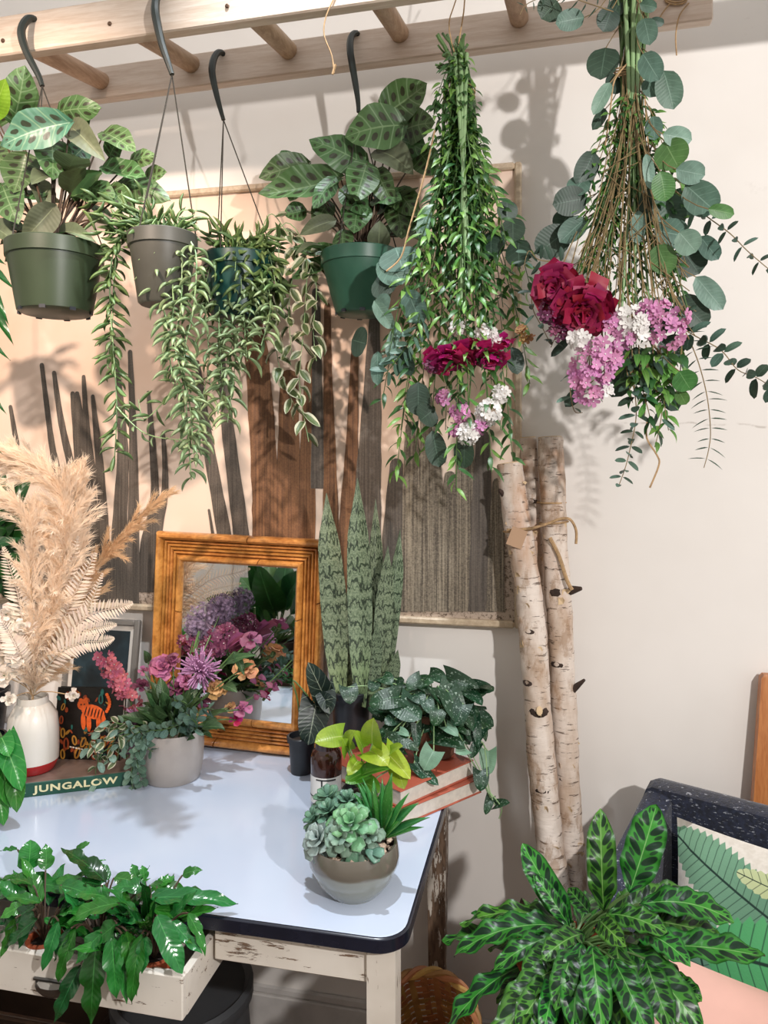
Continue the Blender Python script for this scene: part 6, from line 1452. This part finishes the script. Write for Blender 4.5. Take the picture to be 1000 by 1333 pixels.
# ================================================================== rattlesnake plant
def rattlesnake():
    def bl(m, u, v, a, c):
        f0 = (v*6.0-a*.9+u.gt(0.0)*.5).fract(); d = ((a-.45)/.40).sq()+((f0-.5)/.31).sq()
        c = m.mix((1.0-d.ss(.7, 1.1))*(1.0-v.ss(.93, .97)), c, '#123018')
        f1 = (v*6.0-a*.9+u.gt(0.0)*.5+.5).fract(); d = ((a-.55)/.2).sq()+((f1-.5)/.15).sq()
        return m.mix((1.0-d.ss(.7, 1.1))*(1.0-v.ss(.93, .97))*.9, c, '#17391c')
    leafmat('rattle_leaf', '#327226', '#4f9433', '#86b06a', edge='#25591c', pattern=bl, rough=.34, trans=.14, var=.12, back='#4c2f38', veinw=.035, spec=.32)
    rg = random.Random(33); Y = -.70; c = at(742, 1230, Y); zt = .62
    base = Vector((c.x, Y, 0)); 
    st = thing('plant_stand', 'wooden plant stand under the rattlesnake plant', 'plant stand', base)
    MB().lathe([(0, zt-.02), (.10, zt-.02), (.104, zt-.016), (.104, zt-.004), (.10, zt), (0, zt)], base, 32).build('top', M['honey_wood'], st)
    for k in range(4):
        a = PI/4+k*PI/2; MB().tube([base+Vector((.075*math.cos(a), .075*math.sin(a), zt-.018)), base+Vector((.11*math.cos(a), .11*math.sin(a), 0))], [.013, .010], 10).build('leg', M['honey_wood'], st)
    pc = base+UP*zt; root = thing('rattlesnake_plant', 'large rattlesnake plant with long wavy dark-blotched leaves in front of the armchair', 'potted plant', pc)
    potmesh(root, pc, .082, .062, .14, 'terracotta', lipn=.2); pl = Plant(root); s = pc+UP*.125
    z = crop(580, 980, .42)
    LM = [leafm('wavy', 'rattle_leaf', ar*1.4, .10, .031, wn, 0, 22, 3, 0, sd) for ar, wn, sd in ((.08, 4, .02), (.12, 4.5, -.03), (.05, 4.2, .04))]
    L = [((490,490),(480,172),88,.0,.04,0),((570,435),(655,160),112,.0,.05,0),((390,530),(238,280),82,.02,.06,0),((385,540),(272,372),52,.0,.03,0),((400,530),(45,535),62,.04,.06,2),((400,545),(25,630),75,.02,-.02,1),((385,560),(148,675),62,.0,-.05,1),((310,600),(132,612),50,.05,.06,2),((335,600),(240,712),66,-.03,-.08,1),
         ((500,500),(770,432),88,.03,.06,1),((600,470),(895,525),84,.0,.0,1),((590,600),(992,632),90,-.03,-.06,1),((420,590),(395,860),95,-.06,-.16,0),((530,590),(570,880),108,-.07,-.17,0),((560,600),(800,870),108,-.05,-.14,0),((455,600),(490,880),88,-.08,-.19,0),((370,660),(160,840),76,-.05,-.12,1),((340,690),(220,860),84,-.07,-.15,0),((340,690),(300,880),66,-.07,-.16,0),
         ((620,520),(855,570),95,.02,.0,1),((680,690),(795,772),62,-.04,-.08,1),((500,500),(690,560),80,-.02,-.06,1),((430,560),(300,640),70,-.02,-.08,1),((360,620),(180,700),52,.0,-.02,2),((330,580),(80,500),44,.06,.08,2),((620,640),(700,860),90,-.08,-.16,0),((400,600),(340,800),80,-.06,-.14,0),((480,520),(560,600),70,-.04,-.1,0),((520,480),(640,430),60,.04,.07,1),((450,500),(380,420),50,.03,.06,0),((580,560),(760,660),84,-.04,-.09,1),((300,640),(160,780),50,.0,-.03,2),((520,640),(640,900),90,-.1,-.2,0)]
    for a, b, w_, d0, d1, k in L:
        pa = at(*z(*a), Y+d0); pb = at(*z(*b), Y+d1); mid = (pa+pb)/2
        nn = (tocam(mid)*(1.0 if k == 0 else .55)+UP*(.2 if k == 0 else .9)+rv(rg, .18)) if k < 2 else (UP+tocam(mid)*.15)
        pl.leaf(rg.choice(LM), pa, pb, nn, pxm(w_*.42*(1.0 if k == 0 else 1.12), mid)); pl.stem(bez(s+rv(rg, .02), s*.5+pa*.5+UP*.03, pa), .0024)
    for i in range(14):
        az = rg.uniform(0, 2*PI); el = rg.uniform(-.45, .1); d = Vector((math.cos(az)*math.cos(el), math.sin(az)*math.cos(el), math.sin(el))); b = s+d*.05+UP*.02; t = b+d*rg.uniform(.15, .2)-UP*.06
        if t.z < .55: t.z = .55
        pl.leaf(rg.choice(LM), b, t, UP+tocam(b)*.2+rv(rg, .2), rg.uniform(.035, .045)); pl.stem(bez(s, s*.5+b*.5, b), .002)
    pl.done(M['green_stem'])
rattlesnake()

# ================================================================== woven basket, floor pot, crate
def basket():
    plain('cane', '#bf8a52', .55, var=.18, noise=.2, nscale=30); rg = random.Random(4)
    c0 = at(573, 1345, -.15); R0_, H = .103, .315
    tilt = Euler((math.radians(28), 0, math.radians(-4))).to_matrix().to_4x4()
    base = Matrix.Translation((c0.x+.002, -.165, .052)) @ tilt
    root = thing('woven_basket', 'small round basket of woven honey-coloured cane on the floor by the table leg', 'basket', (c0.x, -.165, 0))
    def rad(z): return .074+(.108-.074)*(z/H)**.6
    n = 24
    for k in range(n):
        a = 2*PI*k/n; pts = []
        for i in range(9):
            z_ = H*i/8; r_ = rad(z_)+.0016*(1 if (i+k) % 2 else -1); pts.append((r_, z_))
        mb = MB(); vs = []; F = []; hw = .0075
        for r_, z_ in pts:
            for s_, dr_ in ((-1, 0), (1, 0), (1, -.0014), (-1, -.0014)):
                aa = a+s_*hw/r_; vs.append(base @ Vector(((r_+dr_)*math.cos(aa), (r_+dr_)*math.sin(aa), z_)))
        for i in range(8):
            for q in range(4): F.append([i*4+q, i*4+(q+1) % 4, (i+1)*4+(q+1) % 4, (i+1)*4+q])
        mb.add(vs, F); mb.build('stake', M['cane'], root, smooth=False)
    for j in range(15):
        z_ = H*(j+.5)/15.3; mb = MB(); vs = []; F = []; m = n*2
        for k in range(m):
            a = 2*PI*k/m; r_ = rad(z_)+.0022*math.sin(PI*(k+.5+2*(j % 2)*1.0)/2*1.0+ (PI if j % 2 else 0))
            for dz, dr_ in ((-.0085, .0007), (.0085, .0007), (.0085, -.0007), (-.0085, -.0007)): vs.append(base @ Vector(((r_+dr_)*math.cos(a), (r_+dr_)*math.sin(a), z_+dz)))
        for k in range(m):
            k2 = (k+1) % m
            for q in range(4): F.append([k*4+q, k2*4+q, k2*4+(q+1) % 4, k*4+(q+1) % 4])
        mb.add(vs, F); mb.build('weaver', M['cane'], root, smooth=False)
    for ph in range(3):
        mb = MB(); mb.tube([base @ Vector(((rad(H)+.006*math.cos(a*7+ph*2.1))*math.cos(a), (rad(H)+.006*math.cos(a*7+ph*2.1))*math.sin(a), H+.006*math.sin(a*7+ph*2.1))) for a in [2*PI*k/110 for k in range(111)]], .0062, 6, False); mb.build('rim_braid', M['cane'], root)
    MB().lathe([(0, -.001), (.072, -.001), (.075, .004), (0, .004)], (0,0,0), 24, base).build('bottom', M['cane'], root)
    zs = min((WM[o.name] @ v.co).z for o in root.children for v in o.data.vertices)
    root.location.z -= zs-.001
basket()
plain('dark_stoneware', '#45474a', .5, noise=.15, nscale=8); plain('crate_brown', '#3a281c', .7, noise=.3, nscale=12)
c = atz(238, 1290, .36); c.z = 0
fp = thing('floor_pot', 'large dark grey stoneware pot standing under the table', 'pot', c)
MB().lathe([(0, 0), (.09, 0), (.10, .01), (.135, .12), (.145, .24), (.138, .34), (.143, .36), (.148, .372), (.138, .378), (.128, .36), (.12, .2), (0, .18)], c, 40).build('body', M['dark_stoneware'], fp)
MB().lathe([(.139, .336), (.150, .35), (.150, .372), (.140, .380), (.132, .372)], c, 40).build('rim', M['dark_stoneware'], fp)
cx = atz(40, 1330, .36)
cr = thing('wooden_crate', 'dark brown slatted wooden crate under the drawer', 'crate', (cx.x-.02, cx.y, 0)); X0, X1, Y0, Y1 = cx.x-.22, cx.x+.15, cx.y-.14, cx.y+.14
for i in range(3):
    z0 = .02+i*.12
    for lo, hi in (((X0, Y0, z0), (X1, Y0+.012, z0+.095)), ((X0, Y1-.012, z0), (X1, Y1, z0+.095)), ((X0, Y0+.012, z0), (X0+.012, Y1-.012, z0+.095)), ((X1-.012, Y0+.012, z0), (X1, Y1-.012, z0+.095))): MB().box(lo, hi, bev=.002).build('slat', M['crate_brown'], cr)
for x, y in ((X0+.012, Y0+.012), (X1-.036, Y0+.012), (X0+.012, Y1-.036), (X1-.036, Y1-.036)): MB().box((x, y, 0), (x+.024, y+.024, .35)).build('corner_post', M['crate_brown'], cr, smooth=False)
MB().box((X0+.012, Y0+.012, .02), (X1-.012, Y1-.012, .03)).build('bottom', M['crate_brown'], cr, smooth=False)

# ================================================================== across the room (seen in the mirror)
def across():
    rg = random.Random(90); c = Vector((-1.52, -2.4, 0)); st = thing('side_table', 'dark round side table across the room seen in the mirror', 'table', c)
    MB().lathe([(0, .36), (.20, .36), (.205, .37), (.205, .385), (.2, .39), (0, .39)], c, 36).build('top', M['crate_brown'], st)
    for k in range(3):
        a = k*2*PI/3; MB().tube([c+Vector((.1*math.cos(a), .1*math.sin(a), .36)), c+Vector((.19*math.cos(a), .19*math.sin(a), 0))], [.016, .012], 8).build('leg', M['crate_brown'], st)
    p = c+UP*.39; root = thing('broad_leaf_plant', 'big glossy green leaves of a plant reflected in the mirror', 'potted plant', p); potmesh(root, p, .11, .085, .2, 'crate_brown'); pl = Plant(root); s = p+UP*.18
    LM = [leafm('ovate', 'deep_green', ar, .12, .03, 2, .03, 9, 3) for ar in (.1, .18)]+[leafm('ovate', 'euc_green', .1, .12, .03, 2, .03, 9, 3)]
    for i in range(34):
        az = rg.uniform(0, 2*PI); el = rg.uniform(-.5, 1.2); d = Vector((math.cos(az)*math.cos(el), math.sin(az)*math.cos(el), math.sin(el))); b = s+d*rg.uniform(.1, .2)+UP*.08; pl.leaf(rg.choice(LM), b, b+(d+rv(rg, .3)).normalized()*rg.uniform(.22, .34), UP*.6+Vector((.3, .8, 0))+rv(rg, .3), rg.uniform(.13, .19)); pl.stem(bez(s, s*.5+b*.5+UP*.05, b), .004)
    pl.done(M['green_stem'])
across()
